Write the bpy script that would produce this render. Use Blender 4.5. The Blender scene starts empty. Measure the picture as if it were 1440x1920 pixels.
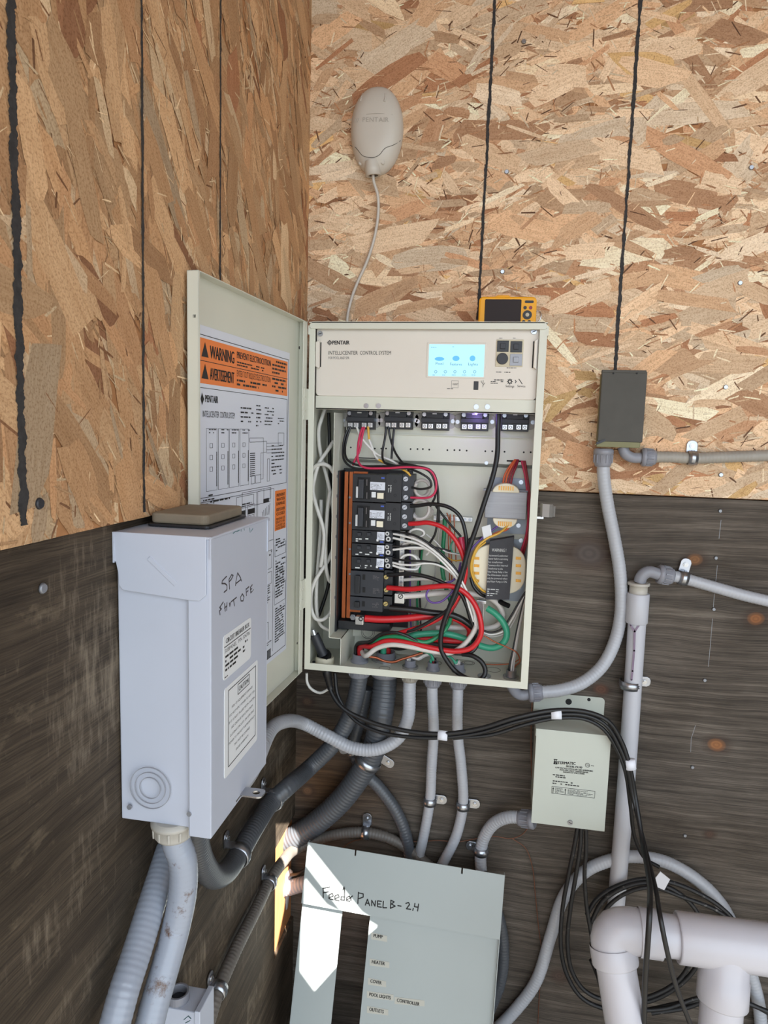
import bpy, bmesh, math, random
from mathutils import Vector, Matrix

# ------------------------------------------------------------------ camera
CAM = Vector((0.41684, -1.36284, 1.32842))
YAW, PITCH, ROLL, FPX = 0.172873, 0.118755, 0.029007, 1286.2336
_f = Vector((-math.sin(YAW)*math.cos(PITCH), math.cos(YAW)*math.cos(PITCH), -math.sin(PITCH)))
_r = Vector((math.cos(YAW), math.sin(YAW), 0)); _u = _r.cross(_f)
CR = math.cos(ROLL)*_r + math.sin(ROLL)*_u
CU = -math.sin(ROLL)*_r + math.cos(ROLL)*_u
CF = _f
scene = bpy.context.scene
COL = scene.collection
cd = bpy.data.cameras.new('camera'); cam = bpy.data.objects.new('camera', cd); COL.objects.link(cam)
cd.sensor_fit = 'VERTICAL'; cd.sensor_height = 36.0; cd.sensor_width = 27.0
cd.lens = FPX/1920*36.0; cd.clip_start = 0.01
m = Matrix((CR, CU, -CF)).transposed().to_4x4(); m.translation = CAM
cam.matrix_world = m
scene.camera = cam

# ------------------------------------------------------------------ light
scene.view_settings.view_transform = 'Standard'
scene.view_settings.look = 'None'
scene.view_settings.gamma = 1.0
scene.view_settings.use_curve_mapping = False
scene.view_settings.exposure = 0.72
world = bpy.data.worlds.new('sky'); scene.world = world; world.use_nodes = True
bg = world.node_tree.nodes['Background']
bg.inputs[0].default_value = (0.78, 0.89, 1.0, 1); bg.inputs[1].default_value = 2.05
SUN_DIR = Vector((-0.45, 0.54, -0.83)).normalized()
sl = bpy.data.lights.new('sun', 'SUN'); sl.energy = 26.0; sl.angle = math.radians(0.12); sl.color = (1.0, 0.95, 0.87)
so = bpy.data.objects.new('sun', sl); COL.objects.link(so)
so.rotation_euler = SUN_DIR.to_track_quat('-Z', 'Y').to_euler(); so.location = (0.4, -3, 5)

# ------------------------------------------------------------------ helpers
def ray(px, py): return CF + CR*((px-720)/FPX) - CU*((py-960)/FPX)
def at(px, py, y): d = ray(px, py); return CAM + d*((y-CAM.y)/d.y)
def atx(px, py, x): d = ray(px, py); return CAM + d*((x-CAM.x)/d.x)
def atz(px, py, z): d = ray(px, py); return CAM + d*((z-CAM.z)/d.z)
V = Vector
def lin(c): c /= 255.0; return c/12.92 if c <= 0.04045 else ((c+0.055)/1.055)**2.4
def rgb(r, g, b): return (lin(r), lin(g), lin(b), 1)
class Fr:
    """a local frame: a along u, b along v, c out of the face"""
    def __init__(s, o, u=(1,0,0), v=(0,0,1)):
        s.o = V(o); s.u = V(u).normalized(); s.n = s.u.cross(V(v)).normalized(); s.v = s.n.cross(s.u)
    def p(s, a, b, c=0): return s.o + s.u*a + s.v*b + s.n*c
    def px(s, x, y, c=0):
        d = ray(x, y); o = s.o + s.n*c; t = (o-CAM).dot(s.n)/d.dot(s.n); q = CAM + d*t - s.o
        return (q.dot(s.u), q.dot(s.v))
    def sh(s, c): return Fr(s.o + s.n*c, s.u, s.v)
def front(y): return Fr((0, y, 0))
def pathsmooth(pts, step):
    pts = [V(p) for p in pts]
    if len(pts) < 3: P = [pts[0], pts[-1]]
    P = [pts[0]*2-pts[1]] + pts + [pts[-1]*2-pts[-2]]
    dense = []
    for i in range(1, len(P)-2):
        p0, p1, p2, p3 = P[i-1:i+3]
        n = max(2, int((p2-p1).length/step)+1)
        t0 = 0; t1 = max(1e-5, (p1-p0).length**.5); t2 = t1+max(1e-5, (p2-p1).length**.5); t3 = t2+max(1e-5, (p3-p2).length**.5)
        for k in range(n):
            t = t1+(t2-t1)*k/n
            A1 = p0*((t1-t)/(t1-t0))+p1*((t-t0)/(t1-t0)); A2 = p1*((t2-t)/(t2-t1))+p2*((t-t1)/(t2-t1)); A3 = p2*((t3-t)/(t3-t2))+p3*((t-t2)/(t3-t2))
            B1 = A1*((t2-t)/(t2-t0))+A2*((t-t0)/(t2-t0)); B2 = A2*((t3-t)/(t3-t1))+A3*((t-t1)/(t3-t1))
            dense.append(B1*((t2-t)/(t2-t1))+B2*((t-t1)/(t2-t1)))
    dense.append(pts[-1])
    return dense
def resample(P, step):
    out = [P[0]]; acc = 0
    for a, b in zip(P, P[1:]):
        L = (b-a).length
        if L < 1e-9: continue
        s = step-acc
        while s <= L:
            out.append(a.lerp(b, s/L)); s += step
        acc = L-(s-step)
    if (out[-1]-P[-1]).length > step*.3: out.append(P[-1])
    return out
class MB:
    def __init__(s): s.v = []; s.f = []; s.sm = []
    def add(s, vs, fs, smooth=False):
        o = len(s.v); s.v += [tuple(p) for p in vs]; s.f += [tuple(i+o for i in q) for q in fs]; s.sm += [smooth]*len(fs); return s
    def hexa(s, c): return s.add(c, [(0,3,2,1),(4,5,6,7),(0,1,5,4),(1,2,6,5),(2,3,7,6),(3,0,4,7)])
    def fbox(s, F, a0, a1, b0, b1, c0, c1):
        return s.hexa([F.p(a0,b0,c0),F.p(a1,b0,c0),F.p(a1,b1,c0),F.p(a0,b1,c0),F.p(a0,b0,c1),F.p(a1,b0,c1),F.p(a1,b1,c1),F.p(a0,b1,c1)])
    def box(s, x0, x1, y0, y1, z0, z1): return s.fbox(Fr((0,0,0)), x0, x1, z0, z1, -y1, -y0)
    def pbox(s, F, x0, y0, x1, y1, c0, c1):
        """box whose face spans two photograph-measured corners on the frame's plane"""
        a0, b0 = F.px(x0, (y0+y1)/2); a1, _ = F.px(x1, (y0+y1)/2); _, b1 = F.px((x0+x1)/2, y0); _, b0 = F.px((x0+x1)/2, y1)
        return s.fbox(F, a0, a1, b0, b1, c0, c1)
    def prism(s, F, pts, c0, c1, smooth=False):
        n = len(pts); vs = [F.p(a,b,c0) for a,b in pts]+[F.p(a,b,c1) for a,b in pts]
        s.add(vs, [tuple(range(n))[::-1], tuple(range(n, 2*n))])
        o = len(s.v)-2*n
        for i in range(n): s.f.append((o+i, o+(i+1)%n, o+n+(i+1)%n, o+n+i)); s.sm.append(smooth)
        return s
    def cyl(s, F, a, b, r, c0, c1, n=16, r1=None, smooth=True):
        r1 = r if r1 is None else r1
        vs = [F.p(a+r*math.cos(2*math.pi*i/n), b+r*math.sin(2*math.pi*i/n), c0) for i in range(n)]+[F.p(a+r1*math.cos(2*math.pi*i/n), b+r1*math.sin(2*math.pi*i/n), c1) for i in range(n)]
        s.add(vs, [tuple(range(n))[::-1], tuple(range(n, 2*n))]); o = len(s.v)-2*n
        for i in range(n): s.f.append((o+i, o+(i+1)%n, o+n+(i+1)%n, o+n+i)); s.sm.append(smooth and n > 8)
        return s
    def ring(s, F, a, b, ri, ro, c0, c1, n=24):
        vs = []
        for r, c in ((ri,c0),(ro,c0),(ro,c1),(ri,c1)):
            vs += [F.p(a+r*math.cos(2*math.pi*i/n), b+r*math.sin(2*math.pi*i/n), c) for i in range(n)]
        fs = []
        for k in range(4):
            for i in range(n): fs.append((k*n+i, k*n+(i+1)%n, ((k+1)%4)*n+(i+1)%n, ((k+1)%4)*n+i))
        return s.add(vs, fs)
    def lathe(s, o, ax, prof, n=24, smooth=True, cap=True):
        """prof: (distance along axis, radius)"""
        ax = V(ax).normalized(); t = ax.orthogonal().normalized(); b = ax.cross(t); o = V(o)
        vs = [o+ax*d+(t*math.cos(2*math.pi*i/n)+b*math.sin(2*math.pi*i/n))*r for d, r in prof for i in range(n)]
        fs = [(k*n+i, k*n+(i+1)%n, (k+1)*n+(i+1)%n, (k+1)*n+i) for k in range(len(prof)-1) for i in range(n)]
        s.add(vs, fs, smooth)
        if cap: s.add(vs[:n], [tuple(range(n))[::-1]]); s.add(vs[-n:], [tuple(range(n))])
        return s
    def tube(s, pts, r, n=8, step=None, rib=0, pitch=.006, smoothpath=True, flat=None):
        step = step or max(r*1.2, .003)
        P = pathsmooth(pts, step*.5) if smoothpath else [V(p) for p in pts]
        P = resample(P, pitch/4 if rib else step)
        rf = r if callable(r) else None
        N = len(P); T = [(P[min(i+1,N-1)]-P[max(i-1,0)]).normalized() for i in range(N)]
        nrm = T[0].orthogonal().normalized(); vs = []
        for i in range(N):
            nrm = (nrm-T[i]*nrm.dot(T[i])).normalized(); b = T[i].cross(nrm)
            rr = r
            if rib: rr = r+rib*(0, .75, 1, .75)[i % 4]
            for k in range(n):
                a = 2*math.pi*k/n; vs.append(P[i]+(nrm*math.cos(a)+b*math.sin(a))*rr)
        fs = [(i*n+k, i*n+(k+1)%n, (i+1)*n+(k+1)%n, (i+1)*n+k) for i in range(N-1) for k in range(n)]
        s.add(vs, fs, True); s.add(vs[:n], [tuple(range(n))[::-1]]); s.add(vs[-n:], [tuple(range(n))])
        return s
    def seg(s, F, a0, b0, a1, b1, w, c0=0, c1=.0003):
        d = V((a1-a0, b1-b0, 0)); L = d.length
        if L < 1e-7: return s
        d /= L; nx, ny = -d.y*w/2, d.x*w/2
        return s.prism(F, [(a0+nx,b0+ny),(a0-nx,b0-ny),(a1-nx,b1-ny),(a1+nx,b1+ny)], c0, c1)
    def strokes(s, F, lines, w, c0=0, c1=.0003):
        """pen strokes; every polyline given in photograph pixels on the frame's plane"""
        for L in lines:
            q = [F.px(*t) for t in L]
            for (a, b), (c, d) in zip(q, q[1:]): s.seg(F, a, b, c, d, w, c0, c1)
            for a, b in q: s.cyl(F, a, b, w/2, c0, c1, 6)
        return s
    def text(s, F, t, a, b, h, width=None, c=.0003, slope=0, bold=False, align='l'):
        vs, fs, w, hh = glyphs(t)
        k = h/hh; kx = k if width is None else width/max(w, 1e-6)
        off = {'l': 0, 'c': -w*kx/2, 'r': -w*kx}[align]
        s.add([F.p(a+off+x*kx, b+y*k+slope*(x*kx+off), c) for x, y in vs], fs)
        if bold: s.add([F.p(a+off+x*kx+h*.09, b+y*k+slope*(x*kx+off), c) for x, y in vs], fs)
        return s
    def textpx(s, F, t, p0, p1, hpx, c=.0003, bold=False):
        """text whose baseline runs between two photograph-measured points"""
        a0, b0 = F.px(*p0); a1, b1 = F.px(*p1); _, bt = F.px(p0[0], p0[1]-hpx)
        return s.text(F, t, a0, b0, bt-b0, a1-a0, c, (b1-b0)/(a1-a0), bold)
    def micro(s, F, a, b, w, h, rows, seed=1, c=.0003, fill=.5, dens=.85):
        """rows of print too small to read: word-length dashes"""
        R = random.Random(seed); rh = h/rows
        for k in range(rows):
            x = 0; end = w*(R.uniform(.75, 1) if k < rows-1 else R.uniform(.4, .8)); y = b+h-(k+1)*rh+rh*(1-fill)/2
            while x < end:
                L = rh*R.uniform(.6, 2.4); L = min(L, end-x)
                if R.random() < dens: 
                    s.add([F.p(a+x, y, c), F.p(a+x+L, y, c), F.p(a+x+L, y+rh*fill, c), F.p(a+x, y+rh*fill, c)], [(0,1,2,3)])
                x += L+rh*.35
        return s
    def frame(s, F, a0, a1, b0, b1, w, c0=0, c1=.0003):
        s.fbox(F, a0, a1, b0, b0+w, c0, c1); s.fbox(F, a0, a1, b1-w, b1, c0, c1); s.fbox(F, a0, a0+w, b0+w, b1-w, c0, c1); return s.fbox(F, a1-w, a1, b0+w, b1-w, c0, c1)
    def build(s, name, mat, parent=None, bevel=0, seg=2, recalc=False):
        me = bpy.data.meshes.new(name); me.from_pydata(s.v, [], s.f); 
        me.polygons.foreach_set('use_smooth', s.sm); 
        if recalc:
            bm = bmesh.new(); bm.from_mesh(me); bmesh.ops.recalc_face_normals(bm, faces=bm.faces); bm.to_mesh(me); bm.free()
        me.update()
        me.materials.append(mat)
        o = bpy.data.objects.new(name, me); COL.objects.link(o)
        if parent: o.parent = parent; o.matrix_parent_inverse = parent.matrix_basis.inverted()
        if bevel:
            md = o.modifiers.new('bevel', 'BEVEL'); md.width = bevel; md.segments = seg; md.limit_method = 'ANGLE'; md.angle_limit = math.radians(40)
        return o
_gc = {}
def glyphs(t):
    if t in _gc: return _gc[t]
    cu = bpy.data.curves.new('t', 'FONT'); cu.body = t; cu.resolution_u = 2
    ob = bpy.data.objects.new('t', cu); COL.objects.link(ob)
    dg = bpy.context.evaluated_depsgraph_get(); me = ob.evaluated_get(dg).to_mesh()
    vs = [(v.co.x, v.co.y) for v in me.vertices]; fs = [tuple(p.vertices) for p in me.polygons]
    ob.evaluated_get(dg).to_mesh_clear(); bpy.data.objects.remove(ob); bpy.data.curves.remove(cu)
    x0 = min(v[0] for v in vs); w = max(v[0] for v in vs)-x0
    _gc[t] = ([(x-x0, y) for x, y in vs], fs, w, 0.70)
    return _gc[t]
def rrect(a0, a1, b0, b1, r, n=5):
    out = []
    for cx, cy, s in ((a1-r,b1-r,0),(a0+r,b1-r,1),(a0+r,b0+r,2),(a1-r,b0+r,3)):
        out += [(cx+r*math.cos(math.pi/2*(s+k/n)), cy+r*math.sin(math.pi/2*(s+k/n))) for k in range(n+1)]
    return out
def thing(name, label, cat, loc=(0,0,0), group=None):
    o = bpy.data.objects.new(name, None); COL.objects.link(o); o.location = loc; o.empty_display_size = .02
    o['label'] = label; o['category'] = cat
    if group: o['group'] = group
    return o
def tag(o, label, cat, group=None):
    o['label'] = label; o['category'] = cat
    if group: o['group'] = group
    return o
def struct(o): o['kind'] = 'structure'; return o
def lab(o, s): o['label'] = s; return o

# ------------------------------------------------------------------ materials
def mat(name, c, rough=.5, metal=0, var=0, vscale=40, bump=0, bscale=300, stretch=(1,1,1), spec=.5, dirt=None, dscale=12, dcut=.62):
    M = bpy.data.materials.new(name); M.use_nodes = True; nt = M.node_tree; B = nt.nodes['Principled BSDF']
    c = rgb(*c); B.inputs['Base Color'].default_value = c; B.inputs['Roughness'].default_value = rough
    B.inputs['Metallic'].default_value = metal; B.inputs['Specular IOR Level'].default_value = spec
    if var or bump or dirt:
        tc = nt.nodes.new('ShaderNodeTexCoord'); mp = nt.nodes.new('ShaderNodeMapping'); mp.inputs['Scale'].default_value = stretch
        nt.links.new(tc.outputs['Object'], mp.inputs[0])
    last = None
    if var:
        n = nt.nodes.new('ShaderNodeTexNoise'); n.inputs['Scale'].default_value = vscale; n.inputs['Detail'].default_value = 5
        nt.links.new(mp.outputs[0], n.inputs['Vector'])
        r = nt.nodes.new('ShaderNodeValToRGB')
        r.color_ramp.elements[0].position = .25; r.color_ramp.elements[1].position = .75
        r.color_ramp.elements[0].color = tuple(x*(1-var) for x in c[:3])+(1,); r.color_ramp.elements[1].color = tuple(min(1, x*(1+var)) for x in c[:3])+(1,)
        nt.links.new(n.outputs[0], r.inputs[0]); last = r.outputs[0]
    if dirt:
        n = nt.nodes.new('ShaderNodeTexNoise'); n.inputs['Scale'].default_value = dscale; n.inputs['Detail'].default_value = 8; n.inputs['Roughness'].default_value = .7
        nt.links.new(mp.outputs[0], n.inputs['Vector'])
        r = nt.nodes.new('ShaderNodeMapRange'); r.inputs[1].default_value = dcut; r.inputs[2].default_value = dcut+.1; nt.links.new(n.outputs[0], r.inputs[0])
        mx = nt.nodes.new('ShaderNodeMix'); mx.data_type = 'RGBA'; nt.links.new(r.outputs[0], mx.inputs[0])
        mx.inputs[6].default_value = c; mx.inputs[7].default_value = rgb(*dirt)
        if last: nt.links.new(last, mx.inputs[6])
        last = mx.outputs[2]
    if last: nt.links.new(last, B.inputs['Base Color'])
    if bump:
        n = nt.nodes.new('ShaderNodeTexNoise'); n.inputs['Scale'].default_value = bscale; n.inputs['Detail'].default_value = 3
        nt.links.new(mp.outputs[0], n.inputs['Vector'])
        b = nt.nodes.new('ShaderNodeBump'); b.inputs['Strength'].default_value = bump; b.inputs['Distance'].default_value = .002
        nt.links.new(n.outputs[0], b.inputs['Height']); nt.links.new(b.outputs[0], B.inputs['Normal'])
    return M
def plywood(name, axis, knots=(), warm=0, stains=()):
    """weathered plywood; axis = which object axis the grain runs along (0 x, 1 y)"""
    M = bpy.data.materials.new(name); M.use_nodes = True; nt = M.node_tree; L = nt.links.new; B = nt.nodes['Principled BSDF']
    B.inputs['Roughness'].default_value = .75; B.inputs['Specular IOR Level'].default_value = .25
    tc = nt.nodes.new('ShaderNodeTexCoord')
    warp = nt.nodes.new('ShaderNodeTexNoise'); warp.inputs['Scale'].default_value = 3.5; warp.inputs['Detail'].default_value = 3; L(tc.outputs['Object'], warp.inputs['Vector'])
    sub = nt.nodes.new('ShaderNodeVectorMath'); sub.operation = 'SUBTRACT'; L(warp.outputs['Color'], sub.inputs[0]); sub.inputs[1].default_value = (.5,.5,.5)
    sc = nt.nodes.new('ShaderNodeVectorMath'); sc.operation = 'SCALE'; sc.inputs['Scale'].default_value = .028; L(sub.outputs[0], sc.inputs[0])
    ad = nt.nodes.new('ShaderNodeVectorMath'); ad.operation = 'ADD'; L(tc.outputs['Object'], ad.inputs[0]); L(sc.outputs[0], ad.inputs[1])
    def noise(scale, stretch, detail=6, rough=.6):
        mp = nt.nodes.new('ShaderNodeMapping'); mp.inputs['Scale'].default_value = stretch; L(ad.outputs[0], mp.inputs[0])
        n = nt.nodes.new('ShaderNodeTexNoise'); n.inputs['Scale'].default_value = scale; n.inputs['Detail'].default_value = detail; n.inputs['Roughness'].default_value = rough
        L(mp.outputs[0], n.inputs['Vector']); return n.outputs[0]
    st = (1, 9, 34) if axis == 0 else (9, 1, 30)
    st2 = (1, 9, 80) if axis == 0 else (9, 1, 60)
    g1 = noise(2.2, st, 8, .7); g2 = noise(9, st2, 5, .65); bl = noise(5, (1,1,1.6), 5)
    def ramp(src, stops):
        r = nt.nodes.new('ShaderNodeValToRGB'); e = r.color_ramp.elements
        while len(e) < len(stops): e.new(.5)
        for k, (p, c) in enumerate(stops): e[k].position = p; e[k].color = rgb(*c)
        L(src, r.inputs[0]); return r.outputs[0]
    def mix(f, a, b, mode='MIX', fac=None):
        x = nt.nodes.new('ShaderNodeMix'); x.data_type = 'RGBA'; x.blend_type = mode
        if fac is None: L(f, x.inputs[0])
        else: x.inputs[0].default_value = fac
        L(a, x.inputs[6])
        if isinstance(b, tuple): x.inputs[7].default_value = b
        else: L(b, x.inputs[7])
        return x.outputs[2]
    if warm: base = ramp(g1, [(.25, (54,46,38)), (.45, (78,68,57)), (.58, (92,81,68)), (.80, (116,104,88))])
    else: base = ramp(g1, [(.25, (60,55,50)), (.45, (91,84,77)), (.58, (111,103,95)), (.78, (148,140,130))])
    fine = ramp(g2, [(.3, (118,116,114)), (.6, (255,255,255))])
    col = mix(None, base, fine, 'MULTIPLY', .75)
    blot = ramp(bl, [(.35, (196,190,182)), (.62, (255,252,248))])
    col = mix(None, col, blot, 'MULTIPLY', .8)
    if warm:
        mr = nt.nodes.new('ShaderNodeMapping'); mr.inputs['Rotation'].default_value = (math.radians(38),0,0); mr.inputs['Scale'].default_value = (1,14,2.2); L(tc.outputs['Object'], mr.inputs[0])
        ns = nt.nodes.new('ShaderNodeTexNoise'); ns.inputs['Scale'].default_value = 7; ns.inputs['Detail'].default_value = 7; ns.inputs['Roughness'].default_value = .75; L(mr.outputs[0], ns.inputs['Vector'])
        ms = nt.nodes.new('ShaderNodeMath'); ms.operation = 'MULTIPLY'; L(ns.outputs[0], ms.inputs[0]); L(bl, ms.inputs[1])
        rs_ = nt.nodes.new('ShaderNodeMapRange'); rs_.inputs[1].default_value = .28; rs_.inputs[2].default_value = .42; rs_.inputs[4].default_value = .55; L(ms.outputs[0], rs_.inputs[0])
        col = mix(rs_.outputs[0], col, rgb(150,136,118))
        wp = noise(9, (3,1,2), 6, .7); w2 = nt.nodes.new('ShaderNodeMapRange'); w2.inputs[1].default_value = .58; w2.inputs[2].default_value = .75; w2.inputs[4].default_value = .30; L(wp, w2.inputs[0])
        col = mix(w2.outputs[0], col, rgb(176,158,132))
    sx = nt.nodes.new('ShaderNodeSeparateXYZ'); L(ad.outputs[0], sx.inputs[0])
    for (ka, kz, kr, kc, ks) in stains:
        d = nt.nodes.new('ShaderNodeVectorMath'); d.operation = 'DISTANCE'; L(tc.outputs['Object'], d.inputs[0]); d.inputs[1].default_value = (ka,0,kz)
        nd = nt.nodes.new('ShaderNodeMath'); nd.operation = 'MULTIPLY_ADD'; nd.inputs[1].default_value = -kr*1.4; L(bl, nd.inputs[0]); L(d.outputs['Value'], nd.inputs[2])
        r = nt.nodes.new('ShaderNodeMapRange'); r.inputs[1].default_value = -kr*.6; r.inputs[2].default_value = kr*.55; r.inputs[3].default_value = ks; r.inputs[4].default_value = 0; L(nd.outputs[0], r.inputs[0])
        col = mix(r.outputs[0], col, mix(None, col, rgb(*kc), 'MULTIPLY', 1.0))
    for (ka, kz, kr, kc) in knots:
        d = nt.nodes.new('ShaderNodeVectorMath'); d.operation = 'DISTANCE'
        mp = nt.nodes.new('ShaderNodeVectorMath'); mp.operation = 'MULTIPLY'; mp.inputs[1].default_value = (1,0,1.25) if axis == 0 else (0,1,1.25); L(ad.outputs[0], mp.inputs[0])
        L(mp.outputs[0], d.inputs[0]); d.inputs[1].default_value = (ka,0,kz*1.25) if axis == 0 else (0,ka,kz*1.25)
        r = nt.nodes.new('ShaderNodeMapRange'); r.inputs[1].default_value = kr*.55; r.inputs[2].default_value = kr*1.2; r.inputs[3].default_value = .92; r.inputs[4].default_value = 0; L(d.outputs['Value'], r.inputs[0])
        r2 = nt.nodes.new('ShaderNodeMapRange'); r2.inputs[1].default_value = kr*1.0; r2.inputs[2].default_value = kr*2.2; r2.inputs[3].default_value = .8; r2.inputs[4].default_value = 0; L(d.outputs['Value'], r2.inputs[0])
        rg = nt.nodes.new('ShaderNodeMath'); rg.operation = 'SINE'; ml = nt.nodes.new('ShaderNodeMath'); ml.operation = 'MULTIPLY'; ml.inputs[1].default_value = 14/kr; L(d.outputs['Value'], ml.inputs[0]); L(ml.outputs[0], rg.inputs[0])
        rr = nt.nodes.new('ShaderNodeMapRange'); rr.inputs[1].default_value = -1; rr.inputs[2].default_value = 1; L(rg.outputs[0], rr.inputs[0])
        kk = ramp(rr.outputs[0], [(0, tuple(x*.9 for x in kc)), (1, kc)])
        col = mix(r2.outputs[0], col, mix(None, col, rgb(62,46,38), 'MIX', .75)); col = mix(r.outputs[0], col, kk)
    L(col, B.inputs['Base Color'])
    b = nt.nodes.new('ShaderNodeBump'); b.inputs['Strength'].default_value = .35; b.inputs['Distance'].default_value = .003; L(g2, b.inputs['Height']); L(b.outputs[0], B.inputs['Normal'])
    return M
def osbmat(name):
    M = bpy.data.materials.new(name); M.use_nodes = True; nt = M.node_tree; L = nt.links.new; B = nt.nodes['Principled BSDF']
    B.inputs['Roughness'].default_value = .7; B.inputs['Specular IOR Level'].default_value = .25
    at_ = nt.nodes.new('ShaderNodeVertexColor'); at_.layer_name = 'strand_colour'
    uv = nt.nodes.new('ShaderNodeUVMap'); uv.uv_map = 'grain'
    mp = nt.nodes.new('ShaderNodeMapping'); mp.inputs['Scale'].default_value = (22, 420, 1); L(uv.outputs[0], mp.inputs[0])
    n = nt.nodes.new('ShaderNodeTexNoise'); n.inputs['Scale'].default_value = 1; n.inputs['Detail'].default_value = 4; L(mp.outputs[0], n.inputs['Vector'])
    r = nt.nodes.new('ShaderNodeValToRGB'); r.color_ramp.elements[0].position = .3; r.color_ramp.elements[1].position = .6; r.color_ramp.elements[0].color = (.80,.75,.69,1); r.color_ramp.elements[1].color = (1,1,1,1); L(n.outputs[0], r.inputs[0])
    tc = nt.nodes.new('ShaderNodeTexCoord'); n2 = nt.nodes.new('ShaderNodeTexNoise'); n2.inputs['Scale'].default_value = 420; n2.inputs['Detail'].default_value = 2; L(tc.outputs['Object'], n2.inputs['Vector'])
    r2 = nt.nodes.new('ShaderNodeValToRGB'); r2.color_ramp.elements[0].position = .33; r2.color_ramp.elements[1].position = .52; r2.color_ramp.elements[0].color = (.62,.54,.47,1); r2.color_ramp.elements[1].color = (1,1,1,1); L(n2.outputs[0], r2.inputs[0])
    mp3 = nt.nodes.new('ShaderNodeMapping'); mp3.inputs['Scale'].default_value = (14, 70, 1); L(uv.outputs[0], mp3.inputs[0])
    n3 = nt.nodes.new('ShaderNodeTexNoise'); n3.inputs['Scale'].default_value = 1; n3.inputs['Detail'].default_value = 6; n3.inputs['Roughness'].default_value = .7; L(mp3.outputs[0], n3.inputs['Vector'])
    r3 = nt.nodes.new('ShaderNodeValToRGB'); r3.color_ramp.elements[0].position = .32; r3.color_ramp.elements[1].position = .62; r3.color_ramp.elements[0].color = (.82,.76,.70,1); r3.color_ramp.elements[1].color = (1,1,1,1); L(n3.outputs[0], r3.inputs[0])
    m0 = nt.nodes.new('ShaderNodeMix'); m0.data_type = 'RGBA'; m0.blend_type = 'MULTIPLY'; m0.inputs[0].default_value = .8; L(r.outputs[0], m0.inputs[6]); L(r3.outputs[0], m0.inputs[7]); r = type('o', (), {'outputs': [m0.outputs[2]]})
    m1 = nt.nodes.new('ShaderNodeMix'); m1.data_type = 'RGBA'; m1.blend_type = 'MULTIPLY'; m1.inputs[0].default_value = .8; L(at_.outputs[0], m1.inputs[6]); L(r.outputs[0], m1.inputs[7])
    m2 = nt.nodes.new('ShaderNodeMix'); m2.data_type = 'RGBA'; m2.blend_type = 'MULTIPLY'; m2.inputs[0].default_value = .7; L(m1.outputs[2], m2.inputs[6]); L(r2.outputs[0], m2.inputs[7])
    L(m2.outputs[2], B.inputs['Base Color'])
    b = nt.nodes.new('ShaderNodeBump'); b.inputs['Strength'].default_value = .3; b.inputs['Distance'].default_value = .001; L(n.outputs[0], b.inputs['Height']); L(b.outputs[0], B.inputs['Normal'])
    return M
K = {}
K['beige'] = mat('cream_enamel', (206,206,192), .38, 0, .03, 8, .03, 500)
K['beige2'] = mat('pale_sage_enamel', (186,190,180), .4, 0, .03, 8)
K['panel'] = mat('warm_white_plastic', (216,209,198), .45, 0, .02, 10)
K['cover'] = mat('shade_tinted_enamel', (163,171,171), .28, 0, .03, 6)  # cabinet enamel, its colour darkened and blued for shade and reflected sky
K['greybox'] = mat('light_grey_enamel', (184,189,202), .42, 0, .03, 9)
K['dustgrey'] = mat('dusty_grey_enamel', (170,160,154), .7, 0, .12, 30)
K['lidtop'] = mat('weathered_taupe_plastic', (128,116,98), .8, 0, .15, 25, .1)
K['conduit'] = mat('grey_liquidtight_plastic', (170,172,178), .28, 0, .06, 12, dirt=(112,98,80), dscale=9, dcut=.66)
K['conduit_muddy'] = mat('mud_stained_grey_plastic', (150,156,168), .26, 0, .04, 12, dirt=(92,66,48), dscale=30, dcut=.55)  # base grey tinted blue for reflected sky; the mud is real dirt
K['conduit_dark'] = mat('dark_grey_liquidtight_plastic', (76,79,84), .36, 0, .08, 14)
K['conduit_sky'] = mat('sky_tinted_grey_plastic', (150,156,168), .26, 0, .05, 12)  # grey plastic; the blue puts sky reflection into the colour
K['conduit_tan_shade'] = mat('shadow_side_dusty_plastic', (104,98,92), .5, 0, .12, 30)  # dusty plastic with shadow-side darkness put into its colour
K['conduit_tan'] = mat('dusty_grey_plastic', (152,147,138), .5, 0, .10, 30)
K['fitting'] = mat('grey_fitting_plastic', (132,133,141), .38, 0, .05, 20)
K['fitting_tan'] = mat('pale_fitting_plastic', (176,172,164), .45, 0, .05, 20)
K['pvc'] = mat('white_pvc', (184,182,188), .32, 0, .04, 14, dirt=(150,138,120), dscale=22, dcut=.70)
K['pvcpipe'] = mat('stained_white_pvc', (182,183,190), .4, 0, .05, 12, dirt=(128,112,110), dscale=14, dcut=.66, stretch=(3,3,.6))
K['zinc'] = mat('zinc_plated_steel', (170,173,180), .28, .9, .08, 60)
K['nickel'] = mat('bright_nickel_steel', (186,187,190), .2, .85)
K['steel'] = mat('brushed_grey_steel', (148,150,156), .5, .6, .08, 200, stretch=(1,1,20))
K['alum'] = mat('aluminium_lug', (206,206,204), .3, .8)
K['copper'] = mat('copper_bar', (196,112,70), .3, .85, .12, 40)
K['copperwire'] = mat('bare_copper', (170,96,66), .4, .7)
K['dullcopper'] = mat('tarnished_copper', (116,78,60), .5, .5)
K['galv'] = mat('galvanised_bracket', (150,158,168), .45, .35)
K['blackp'] = mat('black_plastic', (30,31,35), .42)
K['blackp2'] = mat('charcoal_plastic', (44,46,52), .5)
K['rubber'] = mat('black_rubber_jacket', (20,20,22), .45, 0, .2, 60)
K['dustyrubber'] = mat('dusty_black_jacket', (26,26,28), .5, 0, .1, 40, dirt=(120,116,112), dscale=60, dcut=.60)
K['jbox'] = mat('weathered_dark_grey_box', (74,72,67), .7, 0, .10, 30, .1, 200)
K['jboxrim'] = mat('olive_grey_plastic', (122,120,88), .7, 0, .15, 30)
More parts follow.
